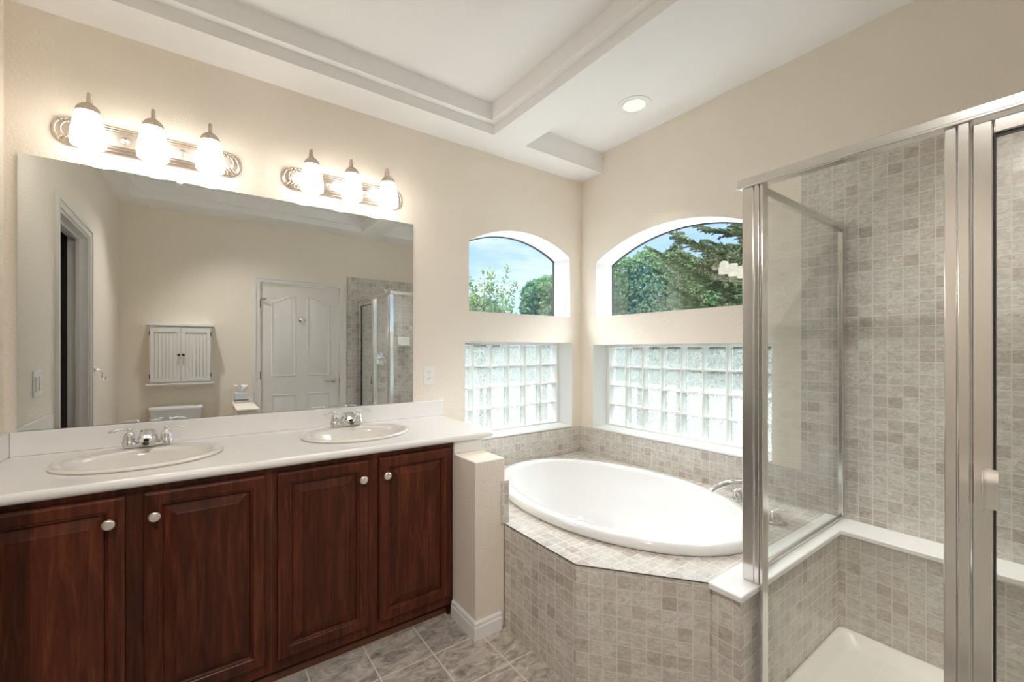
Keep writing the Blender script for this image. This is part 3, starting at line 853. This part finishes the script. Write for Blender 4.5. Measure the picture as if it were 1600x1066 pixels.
# ------------------------------------------------------------------ doors and casings
def casing(name, a0, a1, top, wdt, fn, dep=0.018):
    g = MB()
    outer = [(a0-wdt, 0.0), (a0, 0.0), (a0, top), (a1, top), (a1, 0.0), (a1+wdt, 0.0), (a1+wdt, top+wdt), (a0-wdt, top+wdt)]
    g.prism(outer, [], -dep*0.6, -0.0005, fn)
    o2 = [(a0-wdt, 0.0), (a0-wdt*0.55, 0.0), (a0-wdt*0.55, top+wdt*0.55), (a1+wdt*0.55, top+wdt*0.55), (a1+wdt*0.55, 0.0), (a1+wdt, 0.0), (a1+wdt, top+wdt), (a0-wdt, top+wdt)]
    g.prism(o2, [], -dep, -dep*0.6-0.0001, fn)
    return g
FS = lambda u, v, d: (u, YS-d, v)
FWt = lambda u, v, d: (XW-d, u, v)
d1 = struct(casing('', -2.036, -1.192, 2.080, 0.066, FS).build('trim_6', M['doorpaint'], smooth=0), 'white casing around the panelled door')
def door_leaf():
    dx0, dx1, dz1 = -2.028, -1.200, 2.072
    dr = MB().box(dx0, dx1, YS-0.055, YS-0.015, 0.008, dz1).build('door_1', M['doorpaint'], bevel=0.002)
    struct(dr)
    cx = (dx0+dx1)/2
    def panel(x0, x1, z0, z1, peak=None):
        n = 14
        def outline(i):
            a, b, c_, d_ = x0+i, x1-i, z0+i, z1-i
            pts = [(a, c_), (b, c_)]
            if peak is None:
                pts += [(b, d_), (a, d_)]
            else:
                for k in range(n+1):
                    tt = k/n; x = b + (a-b)*tt
                    u = tt if peak == 'l' else 1-tt      # rises towards one side with an S curve
                    s_ = u*u*(3-2*u)
                    pts.append((x, d_ - 0.075 + 0.075*s_))
            return pts
        def ring(i, dep): return [Vector((p[0], YS-0.015+dep, p[1])) for p in outline(i)]
        p = MB(); p.loft([ring(0, -0.004), ring(0.000, 0.0005), ring(0.008, 0.006), ring(0.018, 0.0015), ring(0.030, 0.0015), ring(0.045, 0.005)], False, True)
        p.build('panel_moulding', M['doorpaint'], dr, smooth=30)
    panel(-1.925, -1.672, 1.03, 1.955, 'r'); panel(-1.556, -1.303, 1.03, 1.955, 'l')
    panel(-1.925, -1.672, 0.22, 0.83); panel(-1.556, -1.303, 0.22, 0.83)
    h = MB().lathe([(0.028, 0), (0.027, 0.006), (0.014, 0.012), (0.011, 0.045)], (-1.262, YS-0.0148, 0.965), (0, 1, 0), 20)
    h.tube([(-1.262, YS+0.032, 0.965), (-1.29, YS+0.036, 0.966), (-1.33, YS+0.036, 0.962), (-1.375, YS+0.034, 0.958)], [0.011, 0.011, 0.009, 0.007], 12, 0.8)
    h.build('door_handle', M['nickel'], dr)
    for z in (1.84, 1.05, 0.25):
        hg = MB(); hg.lathe([(0.007, -0.045), (0.007, 0.045)], (-2.034, YS+0.004, z), seg=10); hg.build('hinge', M['darkmetal'], dr)
    MB().tube([(-2.030, YS+0.006, 1.895), (-2.00, YS+0.020, 1.895), (-1.975, YS+0.028, 1.895)], 0.006, 8).build('hinge_stop', M['darkmetal'], dr)
    MB().box(-1.1985, -1.1925, YS-0.012, YS-0.003, 0.93, 1.00).build('latch_plate', M['darkmetal'], dr)
    hk = thing('door_hook', 'small chrome robe hook hung on the white panelled door', 'hook', (-1.614, YS-0.014, 1.67))
    m2 = MB().lathe([(0.034, 0), (0.034, 0.004), (0.028, 0.008), (0.012, 0.012)], (-1.614, YS-0.0145, 1.68), (0, 1, 0), 24)
    m2.tube([(-1.614, YS-0.003, 1.68), (-1.614, YS+0.020, 1.68), (-1.614, YS+0.030, 1.66), (-1.614, YS+0.025, 1.635), (-1.614, YS+0.040, 1.62), (-1.614, YS+0.048, 1.64)], 0.006, 10)
    m2.build('hook_body', M['chrome'], hk)
door_leaf()
struct(casing('', DY0, DY1, DZ, 0.062, FWt).build('trim_7', M['doorpaint'], smooth=0), 'white casing of the open doorway in the left wall')
j = MB()
j.prism([(DY0, 0.0), (DY0+0.018, 0.0), (DY0+0.018, DZ-0.018), (DY1-0.018, DZ-0.018), (DY1-0.018, 0.0), (DY1, 0.0), (DY1, DZ), (DY0, DZ)], [], -0.001, 0.101, FWt)
j.prism([(DY0+0.0185, 0.0), (DY0+0.034, 0.0), (DY0+0.034, DZ-0.034), (DY1-0.034, DZ-0.034), (DY1-0.034, 0.0), (DY1-0.0185, 0.0), (DY1-0.0185, DZ-0.0185), (DY0+0.0185, DZ-0.0185)], [], 0.04, 0.06, FWt)
struct(j.build('trim_8', M['doorpaint'], smooth=0), 'white jamb lining of the open doorway')
d2 = MB().box(XW-0.10-0.50, XW-0.105, DY0+0.30, DY0+0.338, 0.01, DZ-0.04).build('door_2', M['doorpaint'], bevel=0.002)
struct(d2)
MB().box(XW-0.1048, XW-0.100, DY0+0.302, DY0+0.336, 0.93, 1.05).build('latch_plate', M['chrome'], d2, bevel=0.002)
hh = MB()
hh.lathe([(0.026, 0), (0.012, 0.012), (0.011, 0.03), (0.026, 0.042), (0.026, 0.055), (0.01, 0.064)], (XW-0.16, DY0+0.3385, 0.99), (0, 1, 0), 18); hh.build('door_knob', M['chrome'], d2)

# baseboards on the south and west walls
b = MB(); bboard(b, [(-2.102, YS+0.0005), (XW+0.02, YS+0.0005)]); struct(b.build('baseboard_south', M['trim'], smooth=30))
b = MB(); bboard(b, [(XW+0.0005, YS+0.02), (XW+0.0005, DY0-0.063)]); struct(b.build('baseboard_west', M['trim'], smooth=30))

# ------------------------------------------------------------------ bath cabinet over the toilet
wc = thing('wall_cabinet', 'white beadboard wall cabinet above the toilet seen in the mirror', 'cabinet', (-2.715, YS, 1.0))
cy0, cy1 = YS+0.001, YS+0.145
b_ = MB(); b_.box(-2.958, -2.472, cy0, cy1, 1.008, 1.562); b_.build('cabinet_box', M['wallcab'], wc, bevel=0.002)
b_ = MB(); b_.box(-2.982, -2.448, cy0, cy1+0.022, 1.5625, 1.582); b_.box(-2.972, -2.458, cy0, cy1+0.012, 1.5825, 1.592); b_.build('cornice', M['wallcab'], wc, bevel=0.003)
MB().box(-2.980, -2.450, cy0, cy1+0.020, 0.990, 1.0075).build('base_shelf', M['wallcab'], wc, bevel=0.003)
for s in (0, 1):
    x0 = -2.948 + s*0.2345; x1 = x0 + 0.2315
    y = cy1 + 0.0008
    fr_ = MB()
    fr_.prism(rect(x0, x1, 1.022, 1.548), [rect(x0+0.032, x1-0.032, 1.054, 1.502)], y, y+0.014, FN)
    dd = fr_.build('door', M['wallcab'], wc, bevel=0.0015)
    pn = MB(); n = 6; w_ = (x1-x0-0.065)/n
    for k in range(n): pn.box(x0+0.0325+w_*k+0.0012, x0+0.0325+w_*(k+1)-0.0012, y, y+0.008, 1.0545, 1.5015)
    pn.build('beadboard', M['wallcab'], dd, bevel=0.001)
    kx = x1-0.016 if s == 0 else x0+0.016
    MB().lathe([(0.005, 0), (0.005, 0.010), (0.012, 0.016), (0.012, 0.022), (0.004, 0.026)], (kx, y+0.0142, 1.283), (0, 1, 0), 16).build('knob', M['darkmetal'], dd)
    hx = x0-0.004 if s == 0 else x1+0.004
    for z in (1.49, 1.08): MB().box(hx-0.003, hx+0.003, y, y+0.010, z-0.02, z+0.02).build('hinge', M['darkmetal'], dd)

# toilet (its tank shows in the mirror)
to = thing('toilet', 'white toilet under the wall cabinet, its tank showing in the mirror', 'toilet', (-2.75, YS+0.35, 0))
def rr(cx, cy, a, b, z, p=5): return ell(cx, cy, a, b, z, 40, p)
TX = -2.752
MB().loft([rr(TX, YS+0.105, 0.17, 0.078, 0.40), rr(TX, YS+0.107, 0.195, 0.088, 0.60), rr(TX, YS+0.108, 0.200, 0.092, 0.748)]).build('tank', M['porcelain'], to, smooth=50)
MB().loft([rr(TX, YS+0.110, 0.205, 0.098, 0.7485), rr(TX, YS+0.110, 0.212, 0.104, 0.756), rr(TX, YS+0.110, 0.212, 0.104, 0.772), rr(TX, YS+0.110, 0.203, 0.096, 0.783)]).build('tank_lid', M['porcelain'], to, smooth=50)
MB().loft([ell(TX, YS+0.42, 0.10, 0.22, 0.0, 40), ell(TX, YS+0.42, 0.095, 0.21, 0.12, 40), ell(TX, YS+0.44, 0.13, 0.22, 0.25, 40), ell(TX, YS+0.45, 0.175, 0.235, 0.36, 40), ell(TX, YS+0.45, 0.182, 0.240, 0.388, 40)]).build('bowl', M['porcelain'], to, smooth=60)
MB().loft([ell(TX, YS+0.452, 0.186, 0.236, 0.3885, 40), ell(TX, YS+0.452, 0.190, 0.240, 0.398, 40), ell(TX, YS+0.452, 0.188, 0.238, 0.418, 40), ell(TX, YS+0.452, 0.170, 0.220, 0.424, 40)]).build('seat_lid', M['porcelain'], to, smooth=60)
MB().tube([(TX-0.13, YS+0.202, 0.69), (TX-0.13, YS+0.225, 0.69), (TX-0.09, YS+0.228, 0.685)], 0.007, 8).build('flush_lever', M['chrome'], to)

# stub wall beside the toilet with the tissue box
sb = MB().box(-2.285, -2.120, YS+0.0005, YS+0.745, 0, 0.757)
struct(sb.build('wall_stub', M['wall'], bevel=0.006))
sc_ = MB().box(-2.295, -2.110, YS+0.0005, YS+0.757, 0.7575, 0.780)
struct(sc_.build('trim_9', M['wall'], bevel=0.006), 'beige cap of the stub wall beside the toilet')
tb = thing('tissue_box', 'pale grey patterned tissue box on the low wall beside the door', 'tissue box', (-2.215, YS+0.13, 0.780))
MB().box(-2.275, -2.155, YS+0.075, YS+0.195, 0.7805, 0.885).build('carton', M['tissuebox'], tb, bevel=0.003)
MB().box(-2.2755, -2.1545, YS+0.0745, YS+0.1955, 0.806, 0.816).build('printed_band', M['slot'], tb)
ti = MB(); random.seed(4)
rings = []
for k, (r, z) in enumerate([(0.012, 0.8855), (0.022, 0.900), (0.034, 0.920), (0.046, 0.942), (0.052, 0.957)]):
    rings.append([Vector((-2.215 + (r*(1+0.35*math.sin(5*a+k))*math.cos(a)), YS+0.135 + r*0.55*(1+0.35*math.sin(5*a+k))*math.sin(a), z + 0.010*math.sin(4*a)*k/4)) for a in [2*PI*i/30 for i in range(30)]])
ti.loft(rings, True, True); ti.build('tissue', M['tissue'], tb, smooth=60)

# ------------------------------------------------------------------ shower
pan = thing('shower_pan', 'off-white shower pan on the floor behind the glass', 'shower pan', (-0.58, -2.37, 0))
px0, px1, py0, py1 = -1.000, -0.179, YS+0.011, -1.834
def pr(i, z, e=0.0):
    x0, x1, y0, y1 = px0+i+e, px1-i, py0+i, py1-i
    rad = max(0.004, 0.03+i*0.4) if i > 0.001 else 0.004
    pts = []
    for (cx, cy, a0) in ((x1-rad, y1-rad, 0), (x0+rad, y1-rad, PI/2), (x0+rad, y0+rad, PI), (x1-rad, y0+rad, 3*PI/2)):
        for k in range(6): pts.append(Vector((cx + rad*math.cos(a0+PI/2*k/5), cy + rad*math.sin(a0+PI/2*k/5), z)))
    return pts
MB().loft([pr(0, 0.001), pr(0, 0.058), pr(0.003, 0.066), pr(0.016, 0.068, 0.02), pr(0.026, 0.062, 0.04), pr(0.050, 0.030, 0.05), pr(0.075, 0.022, 0.05), pr(0.33, 0.016)], False, True).build('basin', M['pan'], pan, smooth=60)
MB().box(px0, px0+0.085, py0+0.0005, py1-0.0005, 0.0685, 0.100).build('threshold', M['pan'], pan, bevel=0.012, seg=3)
MB().lathe([(0.045, 0), (0.043, 0.003), (0.0, 0.003)], (-0.58, -2.36, 0.0165), seg=24, cap1=False).build('drain', M['chrome'], pan)

FX = -0.960
en = thing('shower_enclosure', 'framed glass shower enclosure with door standing at the tub end', 'shower enclosure', (FX, -2.3, 0.1))
ZH0, ZH1 = 1.908, 1.944
def fbox(x0, x1, y0, y1, z0, z1, name, m='satin', bev=0.003): return MB().box(x0, x1, y0, y1, z0, z1).build(name, M[m], en, bevel=bev)
hd = MB(); hd.box(FX-0.026, FX+0.022, YS+0.0105, -1.768, ZH0+0.004, ZH1); hd.box(FX-0.032, FX-0.0262, YS+0.0105, -1.768, ZH0, ZH0+0.010)
hd.build('header', M['satin'], en, bevel=0.003)
cpst = MB()
cpst.box(FX-0.022, FX+0.020, -1.826, -1.786, 0.5085, ZH0+0.0035)
cpst.box(FX-0.024, FX+0.018, -1.845, -1.8265, 0.5085, ZH0+0.0035)
cpst.build('corner_post', M['satin'], en, bevel=0.003)
MB().box(FX-0.024, FX+0.018, -1.857, -1.8465, 0.1005, ZH0+0.0035).build('jamb_channel', M['satin'], en, bevel=0.002)
fbox(FX+0.0205, -0.0098, -1.806, -1.784, 1.912, 1.944, 'side_rail')
fbox(FX+0.0205, -0.0098, -1.804, -1.786, 0.5085, 0.522, 'side_sill')
fbox(-0.032, -0.0098, -1.806, -1.784, 0.5225, 1.9115, 'wall_channel')
MB().box(FX+0.021, -0.0325, -1.798, -1.792, 0.523, 1.911).build('side_glass', M['shglass'], en, smooth=0)
MB().box(FX-0.004, FX+0.002, -2.303, -1.8575, 0.112, ZH0+0.003).build('front_glass', M['shglass'], en, smooth=0)
fbox(FX-0.018, FX+0.016, -2.303, -1.8575, 0.1005, 0.1115, 'front_sill')
ps = MB(); ps.box(FX-0.022, FX+0.018, -2.3285, -2.3035, 0.1005, ZH0+0.0035); ps.box(FX-0.026, FX+0.022, -2.3525, -2.329, 0.1005, ZH0+0.0035)
ps.build('door_post', M['satin'], en, bevel=0.003)
df = MB()
dy1, dy0, dz0, dz1 = -2.3545, YS+0.045, 0.108, 1.900
df.box(FX-0.018, FX+0.012, dy1-0.036, dy1, dz0, dz1); df.box(FX-0.018, FX+0.012, dy0, dy0+0.036, dz0, dz1)
df.box(FX-0.018, FX+0.012, dy0+0.0365, dy1-0.0365, dz1-0.036, dz1); df.box(FX-0.018, FX+0.012, dy0+0.0365, dy1-0.0365, dz0, dz0+0.04)
dfo = df.build('door_frame', M['satin'], en, bevel=0.003)
gk = MB().prism(rect(dy0+0.0366, dy1-0.0366, dz0+0.0405, dz1-0.0365), [rect(dy0+0.0395, dy1-0.0395, dz0+0.0435, dz1-0.0395)], FX-0.012, FX+0.008, lambda u, v, d: (d, u, v)).build('gasket', M['black'], dfo, smooth=0)
MB().box(FX-0.006, FX, dy0+0.0397, dy1-0.0397, dz0+0.044, dz1-0.040).build('door_glass', M['shglass'], dfo, smooth=0)
hn = MB(); hn.box(FX-0.0215, FX-0.0182, -2.400, -2.374, 0.935, 1.035); hn.box(FX-0.044, FX-0.0218, -2.377, -2.373, 0.935, 1.035)
hn.build('handle', M['chrome'], dfo, bevel=0.001)
fbox(FX-0.018, FX+0.014, YS+0.0105, YS+0.042, 0.1005, ZH0+0.0035, 'hinge_jamb')

# shower fittings on the door wall (seen in the mirror)
YF = YS + 0.0105
sv = thing('shower_valve', 'round chrome shower valve on the tiled wall in the shower', 'shower valve', (-0.69, YF, 1.22))
MB().lathe([(0.085, 0), (0.085, 0.004), (0.075, 0.009), (0.036, 0.012), (0.034, 0.040), (0.028, 0.046)], (-0.69, YF, 1.22), (0, 1, 0), 32).build('escutcheon', M['chrome'], sv)
MB().tube([(-0.69, YF+0.047, 1.22), (-0.67, YF+0.052, 1.20), (-0.64, YF+0.054, 1.165)], [0.016, 0.012, 0.007], 12).build('lever', M['chrome'], sv)
sh_ = thing('overhead_shower', 'chrome shower head on the tiled wall above the enclosure rail', 'shower head', (-0.64, YF, 2.08))
MB().tube([(-0.64, YF, 2.10), (-0.64, YF+0.06, 2.115), (-0.64, YF+0.11, 2.095), (-0.64, YF+0.135, 2.06)], 0.009, 10).build('arm', M['chrome'], sh_)
MB().lathe([(0.012, 0), (0.016, 0.015), (0.034, 0.04), (0.036, 0.05), (0.030, 0.053)], (-0.64, YF+0.13, 2.068), (0, 0.5, -0.85), 20).build('spray_face', M['darkmetal'], sh_)
MB().lathe([(0.028, 0), (0.024, 0.006), (0.012, 0.010)], (-0.64, YF, 2.10), (0, 1, 0), 20).build('flange', M['chrome'], sh_)
sdh = thing('soap_dish', 'white ceramic soap dish on the tiled shower wall', 'soap dish', (-0.40, YF, 1.44))
MB().box(-0.485, -0.315, YF, YF+0.018, 1.37, 1.50).build('back_plate', M['porcelain'], sdh, bevel=0.008, seg=3)
MB().box(-0.47, -0.33, YF+0.0185, YF+0.075, 1.385, 1.405).build('tray', M['porcelain'], sdh, bevel=0.006, seg=3)

# ------------------------------------------------------------------ outdoors
struct(MB().box(-30, 45, -30, 45, -3.2, -3.1).build('ground', M['lawn'], smooth=0))
ca = math.radians(54.0446)
CF = Vector((math.cos(ca), math.sin(ca), 0)); CR = Vector((math.sin(ca), -math.cos(ca), 0)); CC = Vector((-2.55966, -2.55, 1.33))
def at(u, v, dist): return CC + (CF + CR*((u-800)/670.3) + Vector((0, 0, 1))*((547.1-v)/670.3)) * dist
def leafcard(mb, p, s, rnd):
    a = Vector((rnd.gauss(0,1), rnd.gauss(0,1), rnd.gauss(0,1))).normalized()
    b_ = a.orthogonal().normalized(); q = Matrix.Rotation(rnd.random()*6.28, 3, a); b_ = q @ b_; c_ = a.cross(b_)
    mb.add([p - b_*s*0.5, p + c_*s*0.32 - b_*s*0.1, p + b_*s*0.55, p - c_*s*0.32 - b_*s*0.05], [(0, 1, 2, 3)])
def broadleaf(base, height, lobes, nleaf, size, m, label, seed, shell=0.55, stems=None):
    rnd = random.Random(seed)
    t_ = thing('tree', label, 'tree', base, 'trees outside the windows')
    tk = MB(); b = Vector(base); top = b + Vector((0, 0, height))
    tk.tube([b, b + (top-b)*0.35 + Vector((0.08, 0.05, 0)), b + (top-b)*0.7], [0.16, 0.11, 0.05], 8)
    lv = MB()
    tot = sum(l[1][0]*l[1][1] + l[1][0]*l[1][2] for l in lobes)
    for cpos, rad in lobes:
        c_ = Vector(cpos); k_ = int(nleaf*(rad[0]*rad[1] + rad[0]*rad[2])/tot)
        tk.tube([b + (top-b)*0.45, (b + (top-b)*0.45 + c_)/2 + Vector((0, 0, 0.1)), c_], [0.05, 0.03, 0.012], 6)
        for _ in range(k_):
            d_ = Vector((rnd.gauss(0,1), rnd.gauss(0,1), rnd.gauss(0,1))).normalized()
            r_ = shell + (1.05-shell)*rnd.random()
            p = c_ + Vector((d_.x*rad[0], d_.y*rad[1], d_.z*rad[2]))*r_
            leafcard(lv, p, size*(0.7+0.6*rnd.random()), rnd)
    tk.build('trunk', M['trunk'], t_)
    lv.build('foliage', M[m], t_, smooth=0)
def lobes_px(lst, dist, depth=None):
    out = []
    for u, v, r, k in lst:
        dd = dist*k; c_ = at(u, v, dd); R_ = r/670.3*dd
        out.append((c_, (R_, R_, R_*0.95)))
    return out
# slim sparse tree (left window): stems fan out, leaves sit along them
D = 11.0
b = at(752, 520, D); b.z = -3.1
def airy(base, tips, label, seed):
    rnd = random.Random(seed)
    t_ = thing('tree', label, 'tree', base, 'trees outside the windows')
    b = Vector(base); fork = b + Vector((0, 0, 3.4)); tk = MB(); lv = MB()
    tk.tube([b, b + Vector((0.03, 0.02, 1.8)), fork], [0.10, 0.07, 0.05], 8)
    for (u, v, n) in tips:
        tip = at(u, v, D*rnd.uniform(0.95, 1.05)); mid = fork.lerp(tip, 0.5) + Vector((rnd.uniform(-.1, .1), rnd.uniform(-.1, .1), rnd.uniform(-0.05, 0.25)))
        pts = []
        for k in range(9):
            s_ = k/8; pts.append(fork*(1-s_)**2 + mid*2*s_*(1-s_) + tip*s_*s_)
        tk.tube(pts, [0.022 - 0.0022*k for k in range(9)], 5)
        for _ in range(n):
            s_ = 0.35 + 0.65*rnd.random()**0.8; q = min(7, int(s_*8)); p = pts[q].lerp(pts[q+1], s_*8-q)
            sp_ = 0.17*(1.15 - s_*0.75)
            leafcard(lv, p + Vector((rnd.gauss(0, sp_), rnd.gauss(0, sp_), rnd.gauss(0, sp_*1.1))), 0.085*rnd.uniform(0.7, 1.3), rnd)
    tk.build('trunk', M['trunk'], t_); lv.build('foliage', M['leaf2'], t_, smooth=0)
airy(b, [(733,432,170),(741,448,150),(752,440,90),(771,424,210),(766,446,200),(778,450,150),(793,420,90),(805,440,110),(803,458,90),(790,468,130),(760,466,220),(746,468,220),(735,462,220),(775,474,220),(800,478,140),(757,414,40),(785,486,240),(765,488,260),(742,488,260),(724,450,150)],
     'slim airy young tree outside the small arched window', 3)
# round dense tree (left window, right side)
D = 17.0
b = at(850, 540, D); b.z = -3.1
lob = lobes_px([(840,462,26,1),(856,452,22,1.02),(868,470,34,1),(832,482,20,1),(848,490,34,1),(880,450,25,1),(900,470,45,1)], D)
broadleaf(b, 7.5, lob, 15000, 0.14, 'leaf', 'dense round green tree at the right of the small arched window', 5, shell=0.72)
# big broadleaf (right window, left part)
D = 19.0
b = at(1000, 540, D); b.z = -3.1
lob = lobes_px([(975,428,26,1),(1010,420,28,1),(1045,432,30,1),(960,460,34,1),(1000,460,40,1),(1045,470,42,1),(1080,460,36,1),(945,480,34,1),(990,490,40,1),(1090,490,46,1),(1130,480,45,1),(940,440,20,1), (1075,430,24,1.05)], D)
broadleaf(b, 9.0, lob, 32000, 0.165, 'leaf', 'broad dense leafy tree filling the left of the large arched window', 7, shell=0.72)
def conifer(base, height, radius, label, seed, z_lo=0.25, dens=1.0, droop=0.25, lift=0.25):
    rnd = random.Random(seed)
    t_ = thing('tree', label, 'tree', base, 'trees outside the windows')
    b = Vector(base); tk = MB(); tk.tube([b, b+Vector((0.04, 0, height*0.5)), b+Vector((0, 0, height))], [0.18, 0.10, 0.015], 8)
    nd = MB()
    z = z_lo
    while z < 0.99:
        L = radius*(1-z)**0.8*(0.85+0.3*rnd.random())
        for k in range(6):
            an = rnd.random()*2*PI
            o = b + Vector((0, 0, height*z)); d_ = Vector((math.cos(an), math.sin(an), 0))
            L1 = L*(0.7+0.5*rnd.random())
            pts = [o + d_*L1*s + Vector((0, 0, L1*(-droop*s*(1.2-s) + lift*s*s))) for s in (0, .25, .5, .75, 1.0)]
            tk.tube(pts, [0.022, 0.017, 0.012, 0.008, 0.004], 5)
            nb = max(3, int(L1/0.10*dens))
            for i in range(nb):
                s = 0.12 + 0.88*i/nb; q = min(3, int(s*4)); f_ = s*4-q; p = pts[q].lerp(pts[q+1], f_)
                for sd_ in (-1, 1):
                    side = Vector((-d_.y, d_.x, 0))*sd_; tw = (d_*0.75 + side*0.75 + Vector((0, 0, rnd.uniform(-0.15, 0.45)))).normalized()
                    tl = (0.12 + 0.38*(1-s)*L1*0.6)*(0.6+0.7*rnd.random())
                    e0 = p; e1 = p + tw*tl
                    w_ = 0.030
                    for up in (Vector((0, 0, 1)), side):
                        pe = tw.cross(up).normalized()*w_
                        nd.add([e0 - pe, e0 + pe, e1 + pe*0.3, e1 - pe*0.3], [(0, 1, 2, 3)])
                    for m_i in range(3):
                        pp = e0.lerp(e1, 0.2+0.3*m_i); leafcard(nd, pp, 0.11, rnd)
        z += 0.022/dens
    tk.build('trunk', M['trunk'], t_); nd.build('foliage', M['needle'], t_, smooth=0)
D = 8.5
b = at(1222, 540, D); b.z = -3.1
conifer(b, 13.0, 3.9, 'tall dark conifer at the right of the large arched window', 11, z_lo=0.30, dens=1.25)
D = 14.2
b = at(1062, 540, D); b.z = -3.1
conifer(b, 8.4, 2.3, 'slender pale conifer with upswept branches before the leafy tree', 17, z_lo=0.45, dens=0.7, droop=0.05, lift=0.9)
